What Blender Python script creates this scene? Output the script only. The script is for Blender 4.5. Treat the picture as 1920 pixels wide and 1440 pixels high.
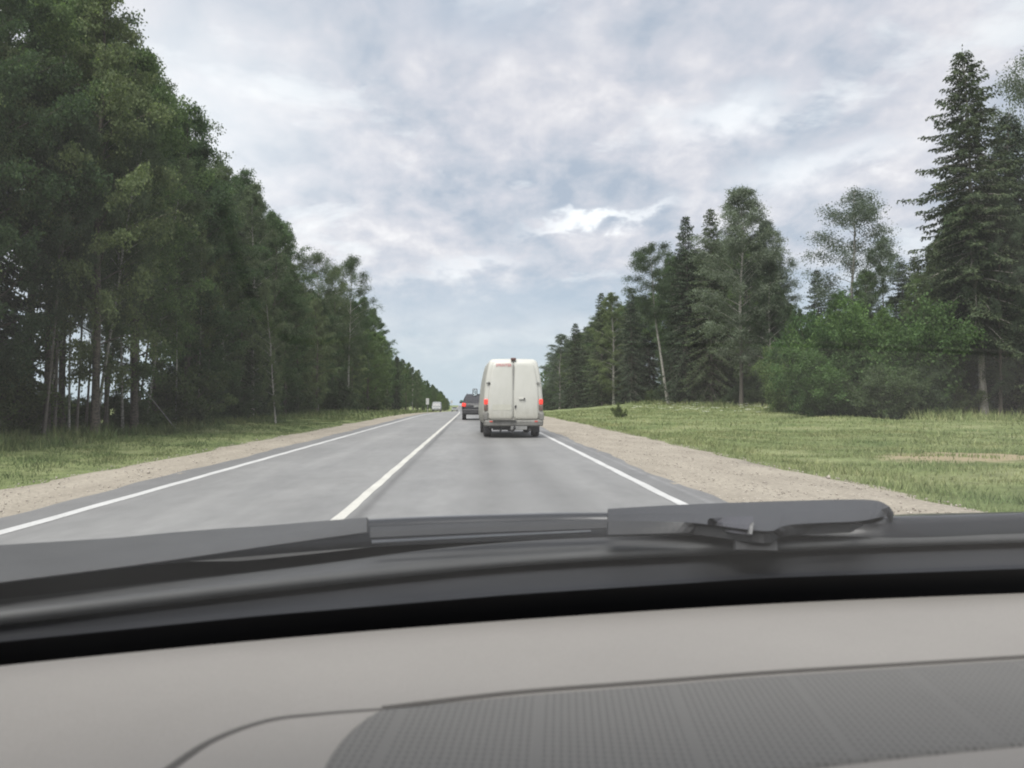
import bpy, bmesh, math, random
import numpy as np
from mathutils import Vector, Matrix, Euler

random.seed(7)
rng = np.random.default_rng(11)
for o in list(bpy.data.objects):
    bpy.data.objects.remove(o)
scene = bpy.context.scene
COL = scene.collection
R = math.radians

# ------------------------------------------------------------------ camera
FPX = 1550.0
CAM = Vector((0.0, 0.0, 1.22))
camd = bpy.data.cameras.new('camera')
camd.sensor_width = 36.0
camd.lens = 36.0 * FPX / 1920.0
camd.clip_start = 0.02
camd.clip_end = 6000
camd.dof.use_dof = True
camd.dof.focus_distance = 24.0
camd.dof.aperture_fstop = 8.0
cam = bpy.data.objects.new('camera', camd)
cam.location = CAM
cam.rotation_euler = (R(90) + math.atan(30 / FPX), 0, -math.atan(70 / FPX))
COL.objects.link(cam)
scene.camera = cam
CROT = cam.rotation_euler.to_matrix()

# ------------------------------------------------------------------ world
SUN_EL, SUN_ROT = R(60), R(205)
world = bpy.data.worlds.new('World')
scene.world = world
world.use_nodes = True
nt = world.node_tree
nt.nodes.clear()


def N(tree, kind, **kw):
    n = tree.nodes.new(kind)
    for k, v in kw.items():
        if k == 'inp':
            for kk, vv in v.items():
                n.inputs[kk].default_value = vv
        else:
            setattr(n, k, v)
    return n


def L(tree, a, ao, b, bi):
    tree.links.new(a.outputs[ao], b.inputs[bi])


def mathn(tree, op, a, b=None, c=None, clamp=False):
    n = tree.nodes.new('ShaderNodeMath')
    n.operation = op
    n.use_clamp = clamp
    for i, v in enumerate((a, b, c)):
        if v is None:
            continue
        if isinstance(v, (int, float)):
            n.inputs[i].default_value = v
        else:
            tree.links.new(v, n.inputs[i])
    return n.outputs[0]


def ramp(tree, fac, stops, interp='LINEAR'):
    n = tree.nodes.new('ShaderNodeValToRGB')
    cr = n.color_ramp
    cr.interpolation = interp
    while len(cr.elements) < len(stops):
        cr.elements.new(0.5)
    for e, (p, c) in zip(cr.elements, stops):
        e.position = p
        if isinstance(c, (int, float)):
            c = (c, c, c)
        e.color = (c[0], c[1], c[2], 1)
    tree.links.new(fac, n.inputs[0])
    return n.outputs[0]


def mixc(tree, fac, a, b, blend='MIX'):
    n = tree.nodes.new('ShaderNodeMix')
    n.data_type = 'RGBA'
    n.blend_type = blend
    for idx, v in ((0, fac), (6, a), (7, b)):
        if isinstance(v, (int, float)):
            n.inputs[idx].default_value = v
        elif isinstance(v, tuple):
            n.inputs[idx].default_value = (v[0], v[1], v[2], 1)
        else:
            tree.links.new(v, n.inputs[idx])
    return n.outputs[2]


SKY_LEVEL = 0.302         # the exposure brings it back
sky = N(nt, 'ShaderNodeTexSky', sky_type='NISHITA', sun_disc=False, sun_elevation=SUN_EL, sun_rotation=SUN_ROT)
tc = N(nt, 'ShaderNodeTexCoord')
sep = N(nt, 'ShaderNodeSeparateXYZ')
L(nt, tc, 'Generated', sep, 0)
zc = mathn(nt, 'MAXIMUM', sep.outputs[2], 0.0)
den = mathn(nt, 'ADD', zc, 0.30)
px_ = mathn(nt, 'DIVIDE', sep.outputs[0], den)
py_ = mathn(nt, 'DIVIDE', sep.outputs[1], den)
cmb = N(nt, 'ShaderNodeCombineXYZ')
nt.links.new(px_, cmb.inputs[0])
nt.links.new(py_, cmb.inputs[1])


def skynoise(scale, detail, rough, offs, sx=1.0, sy=1.0, dist=0.0):
    mp = N(nt, 'ShaderNodeMapping')
    mp.inputs['Location'].default_value = offs
    mp.inputs['Scale'].default_value = (sx, sy, 1)
    L(nt, cmb, 0, mp, 0)
    n = N(nt, 'ShaderNodeTexNoise')
    n.inputs['Scale'].default_value = scale
    n.inputs['Detail'].default_value = detail
    n.inputs['Roughness'].default_value = rough
    n.inputs['Distortion'].default_value = dist
    L(nt, mp, 0, n, 0)
    return n.outputs[0]


n_big = skynoise(1.6, 5, 0.5, (9.4, 3.9, 0.0), 1.0, 0.8, 0.2)
n_mid = skynoise(4.6, 6, 0.55, (7.3, 2.2, 0.0), 1.1, 0.8, 0.25)
n_fine = skynoise(11, 5, 0.55, (1.3, 8.2, 0.0), 1.05, 0.8, 0.2)
n_gap = skynoise(3.4, 7, 0.6, (4.8, 5.1, 0.0), 0.9, 1.1, 0.3)
tone = mathn(nt, 'ADD', mathn(nt, 'MULTIPLY', n_big, 0.29), mathn(nt, 'ADD', mathn(nt, 'MULTIPLY', n_mid, 0.42), mathn(nt, 'MULTIPLY', n_fine, 0.29)))
ccol = ramp(nt, tone, [(0.40, (0.445, 0.505, 0.60)), (0.455, (0.56, 0.595, 0.67)), (0.51, (0.67, 0.675, 0.735)), (0.56, (0.79, 0.775, 0.81)), (0.615, (0.95, 0.925, 0.935))])
gap = ramp(nt, n_gap, [(0.58, 0.0), (0.68, 1.0)])
ccol = mixc(nt, mathn(nt, 'MULTIPLY', gap, 0.6), ccol, (0.95, 0.98, 1.0))


def glow(dirv, w_h, w_v, amt, tilt=0.0):
    """a thin place in the cloud sheet, broken up by the same noise"""
    d = Vector(dirv).normalized()
    hx = Vector((d.y, -d.x, 0)).normalized()
    vz = hx.cross(d)
    hx, vz = hx * math.cos(tilt) + vz * math.sin(tilt), vz * math.cos(tilt) - hx * math.sin(tilt)
    outs = []
    for ax, w in ((hx, w_h), (vz, w_v)):
        vm = N(nt, 'ShaderNodeVectorMath', operation='DOT_PRODUCT')
        L(nt, tc, 'Generated', vm, 0)
        vm.inputs[1].default_value = ax
        nz = mathn(nt, 'MULTIPLY', mathn(nt, 'SUBTRACT', n_fine, 0.5), 0.07)
        s = mathn(nt, 'DIVIDE', mathn(nt, 'ADD', vm.outputs['Value'], nz if ax is vz else 0.0), w)
        outs.append(mathn(nt, 'MULTIPLY', s, s))
    e = mathn(nt, 'EXPONENT', mathn(nt, 'MULTIPLY', mathn(nt, 'ADD', outs[0], outs[1]), -1.0))
    fr = N(nt, 'ShaderNodeVectorMath', operation='DOT_PRODUCT')
    L(nt, tc, 'Generated', fr, 0)
    fr.inputs[1].default_value = d
    e = mathn(nt, 'MULTIPLY', e, mathn(nt, 'GREATER_THAN', fr.outputs['Value'], 0.0))
    return mathn(nt, 'MULTIPLY', e, amt)


def pdir(px, py):
    return CROT @ Vector(((px - 960) / FPX, -(py - 720) / FPX, -1.0))


for (gx, gy, wh, wv, am) in ((1105, 414, 0.064, 0.0070, 0.95), (1225, 392, 0.03, 0.006, 0.4), (1370, 215, 0.06, 0.02, 0.65), (870, 498, 0.07, 0.010, 0.45),
                             (330, 230, 0.16, 0.14, 0.6), (1560, 300, 0.10, 0.012, 0.4), (1480, 330, 0.05, 0.03, 0.35)):
    ccol = mixc(nt, glow(pdir(gx, gy), wh, wv, am, R(9)), ccol, (1.12, 1.13, 1.14))
for (gx, gy, wh, wv, am) in ((1060, 565, 0.35, 0.03, 0.6), (900, 30, 0.10, 0.03, 0.5), (1560, 560, 0.1, 0.06, 0.6)):
    ccol = mixc(nt, glow(pdir(gx, gy), wh, wv, am), ccol, (0.47, 0.55, 0.66))
hz = ramp(nt, zc, [(0.0, 1.0), (0.05, 0.75), (0.16, 0.0)])
ccol = mixc(nt, hz, ccol, (0.56, 0.655, 0.735))
bg1 = N(nt, 'ShaderNodeBackground', inp={'Strength': 0.05})
L(nt, sky, 0, bg1, 0)
bg2 = N(nt, 'ShaderNodeBackground', inp={'Strength': SKY_LEVEL})
nt.links.new(ccol, bg2.inputs[0])
mx = N(nt, 'ShaderNodeMixShader', inp={0: 0.93})
L(nt, bg1, 0, mx, 1)
L(nt, bg2, 0, mx, 2)
wo = N(nt, 'ShaderNodeOutputWorld')
L(nt, mx, 0, wo, 0)

# ------------------------------------------------------------------ sun + exposure
sd = bpy.data.lights.new('sun', 'SUN')
sd.energy = 1.5
sd.angle = R(40)
sd.color = (1.0, 0.965, 0.92)
sun = bpy.data.objects.new('sun', sd)
sdir = Vector((math.sin(SUN_ROT) * math.cos(SUN_EL), math.cos(SUN_ROT) * math.cos(SUN_EL), math.sin(SUN_EL)))
sun.rotation_euler = sdir.to_track_quat('Z', 'Y').to_euler()
sun.location = (0, 0, 40)
COL.objects.link(sun)
scene.view_settings.view_transform = 'Standard'
scene.view_settings.look = 'None'
scene.view_settings.gamma = 1
scene.view_settings.exposure = 1.85
scene.view_settings.use_curve_mapping = False
scene.render.engine = 'CYCLES'
scene.cycles.filter_width = 2.0
scene.cycles.max_bounces = 6
scene.cycles.transparent_max_bounces = 8


# ------------------------------------------------------------------ helpers
def bp(px, py, z):
    """the point at height z that a photo pixel looks at"""
    d = pdir(px, py)
    t = (z - CAM.z) / d.z
    return CAM + d * t


def link(name, me, material=None, parent=None):
    o = bpy.data.objects.new(name, me)
    COL.objects.link(o)
    if material is not None and me is not None and not me.materials:
        me.materials.append(material)
    if parent is not None:
        o.parent = parent
    return o


def tag(o, label=None, cat=None, group=None, kind=None):
    if label: o['label'] = label
    if cat: o['category'] = cat
    if group: o['group'] = group
    if kind: o['kind'] = kind
    return o


def empty(name, loc, rot=(0, 0, 0)):
    o = bpy.data.objects.new(name, None)
    o.empty_display_size = 0.2
    o.location = loc
    o.rotation_euler = rot
    COL.objects.link(o)
    return o


def npmesh(name, verts, faces, smooth=False):
    """verts (n,3); faces (m,k) all of one size"""
    verts = np.asarray(verts, dtype=np.float32)
    faces = np.asarray(faces, dtype=np.int32)
    me = bpy.data.meshes.new(name)
    me.vertices.add(len(verts))
    me.vertices.foreach_set('co', verts.ravel())
    m, k = faces.shape
    me.loops.add(m * k)
    me.loops.foreach_set('vertex_index', faces.ravel())
    me.polygons.add(m)
    me.polygons.foreach_set('loop_start', np.arange(0, m * k, k, dtype=np.int32))
    if smooth:
        me.polygons.foreach_set('use_smooth', np.ones(m, dtype=bool))
    me.update(calc_edges=True)
    me.validate()
    return me


def pymesh(name, verts, faces, smooth=False):
    me = bpy.data.meshes.new(name)
    me.from_pydata([tuple(v) for v in verts], [], faces)
    if smooth:
        for p in me.polygons: p.use_smooth = True
    me.update()
    return me


def bm_mesh(name, bm, smooth=False, bevel=0.0, segs=2):
    if bevel > 0:
        es = [e for e in bm.edges if len(e.link_faces) == 2 and e.calc_face_angle(0) > R(30)]
        bmesh.ops.bevel(bm, geom=es, offset=bevel, segments=segs, affect='EDGES', profile=0.5, clamp_overlap=True)
    bmesh.ops.recalc_face_normals(bm, faces=bm.faces)
    me = bpy.data.meshes.new(name)
    bm.to_mesh(me)
    bm.free()
    if smooth:
        for p in me.polygons: p.use_smooth = True
    return me


def add_box(bm, c, s, rot=None):
    r = bmesh.ops.create_cube(bm, size=1.0)
    M = Matrix.Translation(c)
    if rot is not None: M = M @ rot.to_4x4()
    M = M @ Matrix.Diagonal((s[0], s[1], s[2], 1))
    bmesh.ops.transform(bm, matrix=M, verts=r['verts'])
    return r['verts']


def add_cyl(bm, c, r1, r2, h, axis='Z', seg=20, rot=None):
    r = bmesh.ops.create_cone(bm, cap_ends=True, segments=seg, radius1=r1, radius2=r2, depth=h)
    M = Matrix.Translation(c)
    if rot is not None: M = M @ rot.to_4x4()
    elif axis == 'X': M = M @ Matrix.Rotation(R(90), 4, 'Y')
    elif axis == 'Y': M = M @ Matrix.Rotation(R(-90), 4, 'X')
    bmesh.ops.transform(bm, matrix=M, verts=r['verts'])
    return r['verts']


def box_obj(name, c, s, m, parent, bevel=0.0, rot=None):
    bm = bmesh.new()
    add_box(bm, c, s, rot)
    return link(name, bm_mesh(name, bm, False, bevel), m, parent)


def tube_np(pts, radii, seg=6):
    """open tube along points: returns verts, quad faces"""
    pts = np.asarray(pts, float)
    n = len(pts)
    tang = np.gradient(pts, axis=0)
    tang /= np.linalg.norm(tang, axis=1)[:, None] + 1e-9
    ref = np.array([0.0, 0, 1.0]) if abs(tang[0][2]) < 0.9 else np.array([1.0, 0, 0])
    u = np.cross(tang, ref)
    u /= np.linalg.norm(u, axis=1)[:, None] + 1e-9
    v = np.cross(tang, u)
    a = np.linspace(0, 2 * np.pi, seg, endpoint=False)
    ring = (np.cos(a)[None, :, None] * u[:, None, :] + np.sin(a)[None, :, None] * v[:, None, :]) * np.asarray(radii)[:, None, None] + pts[:, None, :]
    V = ring.reshape(-1, 3)
    F = []
    for i in range(n - 1):
        for j in range(seg):
            k = (j + 1) % seg
            F.append((i * seg + j, i * seg + k, (i + 1) * seg + k, (i + 1) * seg + j))
    return V, np.array(F)


def merge(parts):
    Vs, Fs, o = [], [], 0
    for V, F in parts:
        Vs.append(V)
        Fs.append(np.asarray(F) + o)
        o += len(V)
    return np.concatenate(Vs), np.concatenate(Fs)


# ------------------------------------------------------------------ materials
def new_mat(name):
    m = bpy.data.materials.new(name)
    m.use_nodes = True
    return m, m.node_tree, m.node_tree.nodes['Principled BSDF'], m.node_tree.nodes['Material Output']


def noise(t, scale, detail=4, rough=0.55, vec=None, mapping=None):
    n = t.nodes.new('ShaderNodeTexNoise')
    n.inputs['Scale'].default_value = scale
    n.inputs['Detail'].default_value = detail
    n.inputs['Roughness'].default_value = rough
    c = t.nodes.new('ShaderNodeTexCoord')
    src = c.outputs['Object'] if vec is None else vec
    if mapping:
        mp = t.nodes.new('ShaderNodeMapping')
        mp.inputs['Scale'].default_value = mapping
        t.links.new(src, mp.inputs[0])
        src = mp.outputs[0]
    t.links.new(src, n.inputs[0])
    return n.outputs[0]


def bump(t, bsdf, h, strength, dist=0.02):
    b = t.nodes.new('ShaderNodeBump')
    b.inputs['Strength'].default_value = strength
    b.inputs['Distance'].default_value = dist
    t.links.new(h, b.inputs['Height'])
    t.links.new(b.outputs[0], bsdf.inputs['Normal'])


def simple(name, col, rough=0.6, metal=0.0, var=0.12, scale=6.0, spec=0.5, bmp=0.0, bscale=80, coat=0.0):
    m, t, b, o = new_mat(name)
    f = noise(t, scale, 5)
    c1 = tuple(max(0, c * (1 - var)) for c in col)
    c2 = tuple(c * (1 + var) for c in col)
    c = ramp(t, f, [(0.3, c1), (0.7, c2)])
    t.links.new(c, b.inputs['Base Color'])
    b.inputs['Roughness'].default_value = rough
    b.inputs['Metallic'].default_value = metal
    b.inputs['Specular IOR Level'].default_value = spec
    if coat:
        b.inputs['Coat Weight'].default_value = coat
        b.inputs['Coat Roughness'].default_value = 0.08
    if bmp:
        bump(t, b, noise(t, bscale, 4), bmp, 0.002)
    return m


def leaf_mat(name, c1, c2, c3, trans=0.42, tcol=None):
    m, t, b, o = new_mat(name)
    g = t.nodes.new('ShaderNodeNewGeometry')
    oi = t.nodes.new('ShaderNodeObjectInfo')
    c = ramp(t, g.outputs['Random Per Island'], [(0.0, c1), (0.55, c2), (1.0, c3)])
    big = noise(t, 0.55, 3)
    c = mixc(t, 1.0, c, ramp(t, big, [(0.3, 0.62), (0.7, 1.36)]), 'MULTIPLY')
    c = mixc(t, 1.0, c, ramp(t, oi.outputs['Random'], [(0.0, (0.70, 0.74, 0.80)), (0.5, (1, 1, 1)), (1.0, (1.26, 1.21, 1.0))]), 'MULTIPLY')
    t.links.new(c, b.inputs['Base Color'])
    b.inputs['Roughness'].default_value = 0.6
    b.inputs['Specular IOR Level'].default_value = 0.06
    tr = t.nodes.new('ShaderNodeBsdfTranslucent')
    tcn = mixc(t, 1.0, c, (1.15, 1.3, 0.7), 'MULTIPLY')
    t.links.new(tcn, tr.inputs[0])
    mxn = t.nodes.new('ShaderNodeMixShader')
    mxn.inputs[0].default_value = trans
    t.links.new(b.outputs[0], mxn.inputs[1])
    t.links.new(tr.outputs[0], mxn.inputs[2])
    t.links.new(mxn.outputs[0], o.inputs[0])
    return m


M_BIRCH = leaf_mat('birch_leaves', (0.086, 0.115, 0.074), (0.113, 0.146, 0.090), (0.157, 0.191, 0.112))
M_PALEB = leaf_mat('pale_birch_leaves', (0.105, 0.130, 0.098), (0.140, 0.168, 0.128), (0.185, 0.215, 0.165), 0.3)
M_ASPEN = leaf_mat('aspen_leaves', (0.071, 0.110, 0.060), (0.099, 0.147, 0.076), (0.138, 0.190, 0.096))
M_SPRUCE = leaf_mat('spruce_needles', (0.038, 0.055, 0.036), (0.053, 0.072, 0.044), (0.074, 0.094, 0.054), 0.12)
M_BUSH = leaf_mat('bush_leaves', (0.066, 0.116, 0.046), (0.092, 0.152, 0.060), (0.130, 0.200, 0.080))
M_YBUSH = leaf_mat('yellow_green_leaves', (0.10, 0.135, 0.045), (0.14, 0.18, 0.06), (0.19, 0.23, 0.08))
M_DARKBUSH = leaf_mat('undergrowth_leaves', (0.070, 0.098, 0.058), (0.094, 0.128, 0.072), (0.128, 0.165, 0.090))


def bark(name, base, dark, amount):
    m, t, b, o = new_mat(name)
    f = noise(t, 3.0, 5, 0.6, mapping=(2.5, 2.5, 5.0))
    f2 = noise(t, 1.0, 4, 0.6, mapping=(9, 9, 1.2))
    c = ramp(t, f, [(amount - 0.06, dark), (amount + 0.06, base)])
    c = mixc(t, 1.0, c, ramp(t, f2, [(0.3, 0.65), (0.7, 1.2)]), 'MULTIPLY')
    t.links.new(c, b.inputs['Base Color'])
    b.inputs['Roughness'].default_value = 0.85
    bump(t, b, f2, 0.6, 0.03)
    return m


M_BARK_W = bark('birch_bark', (0.42, 0.40, 0.36), (0.10, 0.095, 0.085), 0.47)
M_BARK_P = bark('pale_spruce_bark', (0.36, 0.33, 0.30), (0.20, 0.175, 0.155), 0.42)
M_BARK_D = bark('dark_bark', (0.115, 0.095, 0.078), (0.05, 0.043, 0.037), 0.48)
def two_tone_bark():
    m = bark('old_birch_bark', (0.42, 0.40, 0.36), (0.10, 0.095, 0.085), 0.47)
    t = m.node_tree
    b = t.nodes['Principled BSDF']
    src = b.inputs['Base Color'].links[0].from_socket
    tcn = t.nodes.new('ShaderNodeTexCoord')
    sp = t.nodes.new('ShaderNodeSeparateXYZ')
    t.links.new(tcn.outputs['Object'], sp.inputs[0])
    n = noise(t, 1.2, 4)
    z = mathn(t, 'ADD', sp.outputs[2], mathn(t, 'MULTIPLY', n, 6.0))
    f = ramp(t, mathn(t, 'DIVIDE', z, 20.0), [(0.42, 1.0), (0.60, 0.0)])
    t.links.new(mixc(t, f, src, (0.085, 0.075, 0.065)), b.inputs['Base Color'])
    return m


M_BARK_O = two_tone_bark()
M_BARK_G = bark('spruce_bark', (0.20, 0.175, 0.155), (0.10, 0.085, 0.075), 0.44)


# ------------------------------------------------------------------ road geometry
def bend(y):
    if y < 50: return 0.0
    if y < 100: return (y - 50) ** 2 / 100.0
    return y - 75.0


def cx(y): return -0.0182 * bend(y)


def rz(y):
    i = bend(y)
    return -0.0129 * min(i, 900) - 0.004 * max(0, i - 900)


def sstep(a, b, x):
    t = min(1, max(0, (x - a) / (b - a)))
    return t * t * (3 - 2 * t)


LG0, LA0, RA0, RG0 = -6.6, -4.95, 2.98, 5.45      # gravel / asphalt limits


def ground_z(x, y):
    lat = x - cx(y)
    base = rz(y)
    if lat > 0:
        k = sstep(RG0 - 0.3, RG0 + 1.2, lat)
    else:
        k = sstep(-(LG0 + 0.3), -(LG0 - 1.0), -lat)
    hum = 0.05 * math.sin(x * 0.9 + 1.3 * math.sin(y * 0.31)) + 0.05 * math.sin(y * 0.53 + 0.7 * math.sin(x * 0.41)) + 0.03 * math.sin(1.7 * x + 2.1 * y)
    shape = 0.0
    if lat > 0:
        shape = 1.3 * sstep(8, 29, lat) * math.exp(-((y - 130) / 50.0) ** 2) - 0.10 * sstep(5.4, 7.5, lat) + 0.08 * sstep(8, 12, lat)
    else:
        shape = 0.06 * sstep(7, 11, -lat) + 0.0 * lat
    return base - 0.07 + k * (0.07 + shape + hum)


YS = np.concatenate([np.arange(-12, 40, 0.5), np.arange(40, 110, 2.0), np.arange(110, 400, 8.0), np.arange(400, 1300, 40), [1400, 1800, 2500, 3600]])


def strip(name, lats, dz, m, jit=None, y0=-12, y1=4000, kind='structure', label=None):
    ys = YS[(YS >= y0) & (YS <= y1)]
    V, F = [], []
    for y in ys:
        for k, l in enumerate(lats):
            jl, jz = (jit(k, y) if jit else (0, 0))
            V.append((cx(y) + l + jl, y, rz(y) + dz + jz))
    n = len(lats)
    for i in range(len(ys) - 1):
        for k in range(n - 1):
            F.append((i * n + k, i * n + k + 1, (i + 1) * n + k + 1, (i + 1) * n + k))
    o = link(name, npmesh(name, V, F, True), m)
    tag(o, label=label, kind=kind)
    return o


# ground material: mown verge grass with dry and bare places
def ground_mat():
    m, t, b, o = new_mat('grass_ground')
    n1 = noise(t, 0.35, 6, 0.6)
    n2 = noise(t, 2.6, 6, 0.65)
    n3 = noise(t, 22.0, 4, 0.7)
    c = ramp(t, n1, [(0.34, (0.122, 0.156, 0.062)), (0.5, (0.165, 0.198, 0.084)), (0.66, (0.225, 0.245, 0.122))])
    c2 = ramp(t, n2, [(0.3, 0.70), (0.7, 1.28)])
    c = mixc(t, 1.0, c, c2, 'MULTIPLY')
    c = mixc(t, 1.0, c, ramp(t, n3, [(0.25, 0.75), (0.75, 1.22)]), 'MULTIPLY')
    # bare soil near the right shoulder
    tcn = t.nodes.new('ShaderNodeTexCoord')
    sp = t.nodes.new('ShaderNodeSeparateXYZ')
    t.links.new(tcn.outputs['Object'], sp.inputs[0])
    dx = mathn(t, 'DIVIDE', mathn(t, 'SUBTRACT', sp.outputs[0], 10.6), 2.6)
    dy = mathn(t, 'DIVIDE', mathn(t, 'SUBTRACT', sp.outputs[1], 17.2), 2.4)
    r2 = mathn(t, 'ADD', mathn(t, 'MULTIPLY', dx, dx), mathn(t, 'MULTIPLY', dy, dy))
    fall = mathn(t, 'SUBTRACT', 1.0, r2, clamp=True)
    soil = ramp(t, mathn(t, 'MULTIPLY', fall, n2), [(0.16, 0.0), (0.34, 0.9)])
    c = mixc(t, soil, c, (0.33, 0.27, 0.18))
    t.links.new(c, b.inputs['Base Color'])
    b.inputs['Roughness'].default_value = 0.95
    b.inputs['Specular IOR Level'].default_value = 0.1
    bump(t, b, n3, 0.7, 0.08)
    return m


xs = np.concatenate([[-2500, -900, -400, -200, -120, -80, -60, -45, -34], np.arange(-28, -8, 0.8), np.arange(-8, -5.0, 0.25), [-4, -2, 0, 2], np.arange(3, 9, 0.25), np.arange(9, 40, 0.9), [44, 50, 60, 80, 120, 200, 400, 900, 2500]])
V = [(cx(y) + l, y, ground_z(cx(y) + l, y)) for y in np.concatenate([[-400, -100, -40], YS]) for l in xs]
ny = len(YS) + 3
nx = len(xs)
F = [(i * nx + k, i * nx + k + 1, (i + 1) * nx + k + 1, (i + 1) * nx + k) for i in range(ny - 1) for k in range(nx - 1)]
M_GROUND = ground_mat()
tag(link('ground', npmesh('ground', V, F, True), M_GROUND), kind='structure')


def gravel_mat():
    m, t, b, o = new_mat('gravel')
    n1 = noise(t, 0.9, 5, 0.6, mapping=(1.6, 0.5, 1))
    n2 = noise(t, 14, 5, 0.7)
    vo = t.nodes.new('ShaderNodeTexVoronoi')
    vo.inputs['Scale'].default_value = 26
    tcn = t.nodes.new('ShaderNodeTexCoord')
    t.links.new(tcn.outputs['Object'], vo.inputs[0])
    c = ramp(t, n1, [(0.3, (0.250, 0.223, 0.183)), (0.7, (0.330, 0.298, 0.246))])
    c = mixc(t, 1.0, c, ramp(t, n2, [(0.25, 0.7), (0.75, 1.25)]), 'MULTIPLY')
    hs = t.nodes.new('ShaderNodeSeparateColor')
    t.links.new(vo.outputs['Color'], hs.inputs[0])
    c = mixc(t, 1.0, c, ramp(t, hs.outputs[0], [(0.0, 0.94), (1.0, 1.06)]), 'MULTIPLY')
    t.links.new(c, b.inputs['Base Color'])
    b.inputs['Roughness'].default_value = 0.95
    b.inputs['Specular IOR Level'].default_value = 0.15
    hm = mathn(t, 'ADD', n2, mathn(t, 'MULTIPLY', vo.outputs['Distance'], -1.5))
    bump(t, b, hm, 0.28, 0.02)
    return m


M_GRAVEL = gravel_mat()


def wob(y, s):
    return 0.22 * math.sin(y * 0.37 + s) + 0.14 * math.sin(y * 0.93 + 2 * s) + 0.10 * math.sin(y * 2.3 + 3 * s) + 0.07 * math.sin(y * 4.9 + s)


def gj(s, outer):
    def f(k, y):
        if k == outer:
            return wob(y, s), -0.055
        return 0, 0.010 * math.sin(y * 1.7 + k * 2.2) + 0.006 * math.sin(y * 4.3 + k)
    return f


strip('gravel_shoulder', [LG0 - 0.2, LG0 + 0.25, LG0 + 0.7, LG0 + 1.1, LA0 + 0.1], -0.012, M_GRAVEL, gj(1.1, 0))
strip('gravel_shoulder', [RA0 - 0.1, 3.5, 4.0, 4.5, 5.0, 5.45, RG0 + 0.3], -0.012, M_GRAVEL, gj(4.2, 6))


def asphalt_mat():
    m, t, b, o = new_mat('asphalt')
    tcn = t.nodes.new('ShaderNodeTexCoord')
    sp = t.nodes.new('ShaderNodeSeparateXYZ')
    t.links.new(tcn.outputs['Object'], sp.inputs[0])
    n1 = noise(t, 1.0, 5, 0.6, mapping=(1.4, 0.12, 1))
    n2 = noise(t, 0.35, 5, 0.6)
    n3 = noise(t, 120, 3, 0.7)
    n4 = noise(t, 5.0, 5, 0.65, mapping=(1.0, 0.35, 1))
    c = ramp(t, n1, [(0.3, (0.176, 0.176, 0.174)), (0.7, (0.218, 0.217, 0.212))])
    c = mixc(t, 1.0, c, ramp(t, n2, [(0.3, 0.9), (0.7, 1.1)]), 'MULTIPLY')
    c = mixc(t, 1.0, c, ramp(t, n4, [(0.3, 0.90), (0.7, 1.08)]), 'MULTIPLY')
    c = mixc(t, 1.0, c, ramp(t, n3, [(0.25, 0.78), (0.75, 1.2)]), 'MULTIPLY')

    def band(x0, w, val, base_c, nz=None):
        d = mathn(t, 'DIVIDE', mathn(t, 'SUBTRACT', sp.outputs[0], x0), w)
        f = mathn(t, 'EXPONENT', mathn(t, 'MULTIPLY', mathn(t, 'MULTIPLY', d, d), -1.0))
        if nz is not None:
            f = mathn(t, 'MULTIPLY', f, ramp(t, nz, [(0.35, 0.25), (0.65, 1.0)]))
        return mixc(t, f, base_c, mixc(t, 1.0, base_c, (val, val, val), 'MULTIPLY'))
    c = band(0.25, 0.30, 0.68, c, n4)      # rubbed and oily tracks in our lane
    c = band(1.1, 0.26, 0.72, c, n4)
    c = band(-0.55, 0.35, 1.10, c, n1)
    c = band(-1.22, 0.07, 0.42, c, n1)     # old line blacked out beside the centre line
    c = band(-3.0, 0.55, 1.12, c, n1)
    # darker edges outside the white lines
    e1 = mathn(t, 'GREATER_THAN', sp.outputs[0], 2.50)
    e2 = mathn(t, 'LESS_THAN', sp.outputs[0], -4.42)
    e = mathn(t, 'MULTIPLY', mathn(t, 'ADD', e1, e2, clamp=True), 0.8)
    c = mixc(t, e, c, mixc(t, 1.0, c, (0.72, 0.72, 0.73), 'MULTIPLY'))
    c = band(2.80, 0.045, 1.45, c, n4)
    t.links.new(c, b.inputs['Base Color'])
    b.inputs['Roughness'].default_value = 0.62
    b.inputs['Specular IOR Level'].default_value = 0.45
    bump(t, b, n3, 0.35, 0.01)
    return m


M_ASPHALT = asphalt_mat()


def aj(k, y):
    if k == 0: return 0.05 * math.sin(y * 0.8) + 0.03 * math.sin(y * 2.9), 0
    if k == 4: return 0.06 * math.sin(y * 0.7 + 1) + 0.03 * math.sin(y * 3.1), 0
    return 0, 0


strip('road', [LA0, -3.2, -1.4, 0.5, RA0], 0.0, M_ASPHALT, aj)


def line_mat(name, col):
    m, t, b, o = new_mat(name)
    n = noise(t, 40, 5, 0.7)
    n2 = noise(t, 1.3, 4, 0.6)
    c = ramp(t, n, [(0.30, tuple(x * 0.62 for x in col)), (0.48, col)])
    c = mixc(t, 1.0, c, ramp(t, n2, [(0.3, 0.85), (0.7, 1.05)]), 'MULTIPLY')
    t.links.new(c, b.inputs['Base Color'])
    b.inputs['Roughness'].default_value = 0.6
    return m


M_LINE = line_mat('line_paint', (0.52, 0.52, 0.51))
M_LINE2 = line_mat('centre_line_paint', (0.54, 0.53, 0.485))
strip('edge_line', [-4.42, -4.27], 0.004, M_LINE, lambda k, y: (0.008 * math.sin(y * 3 + k), 0), y1=1300)
strip('edge_line', [2.36, 2.49], 0.004, M_LINE, lambda k, y: (0.008 * math.sin(y * 2.7 + k), 0), y1=1300)
strip('centre_line', [-1.455, -1.333], 0.004, M_LINE2, lambda k, y: (0.005 * math.sin(y * 2.1 + k) + 0.004 * math.sin(y * 7.3 + k), 0), y1=1300)


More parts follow.
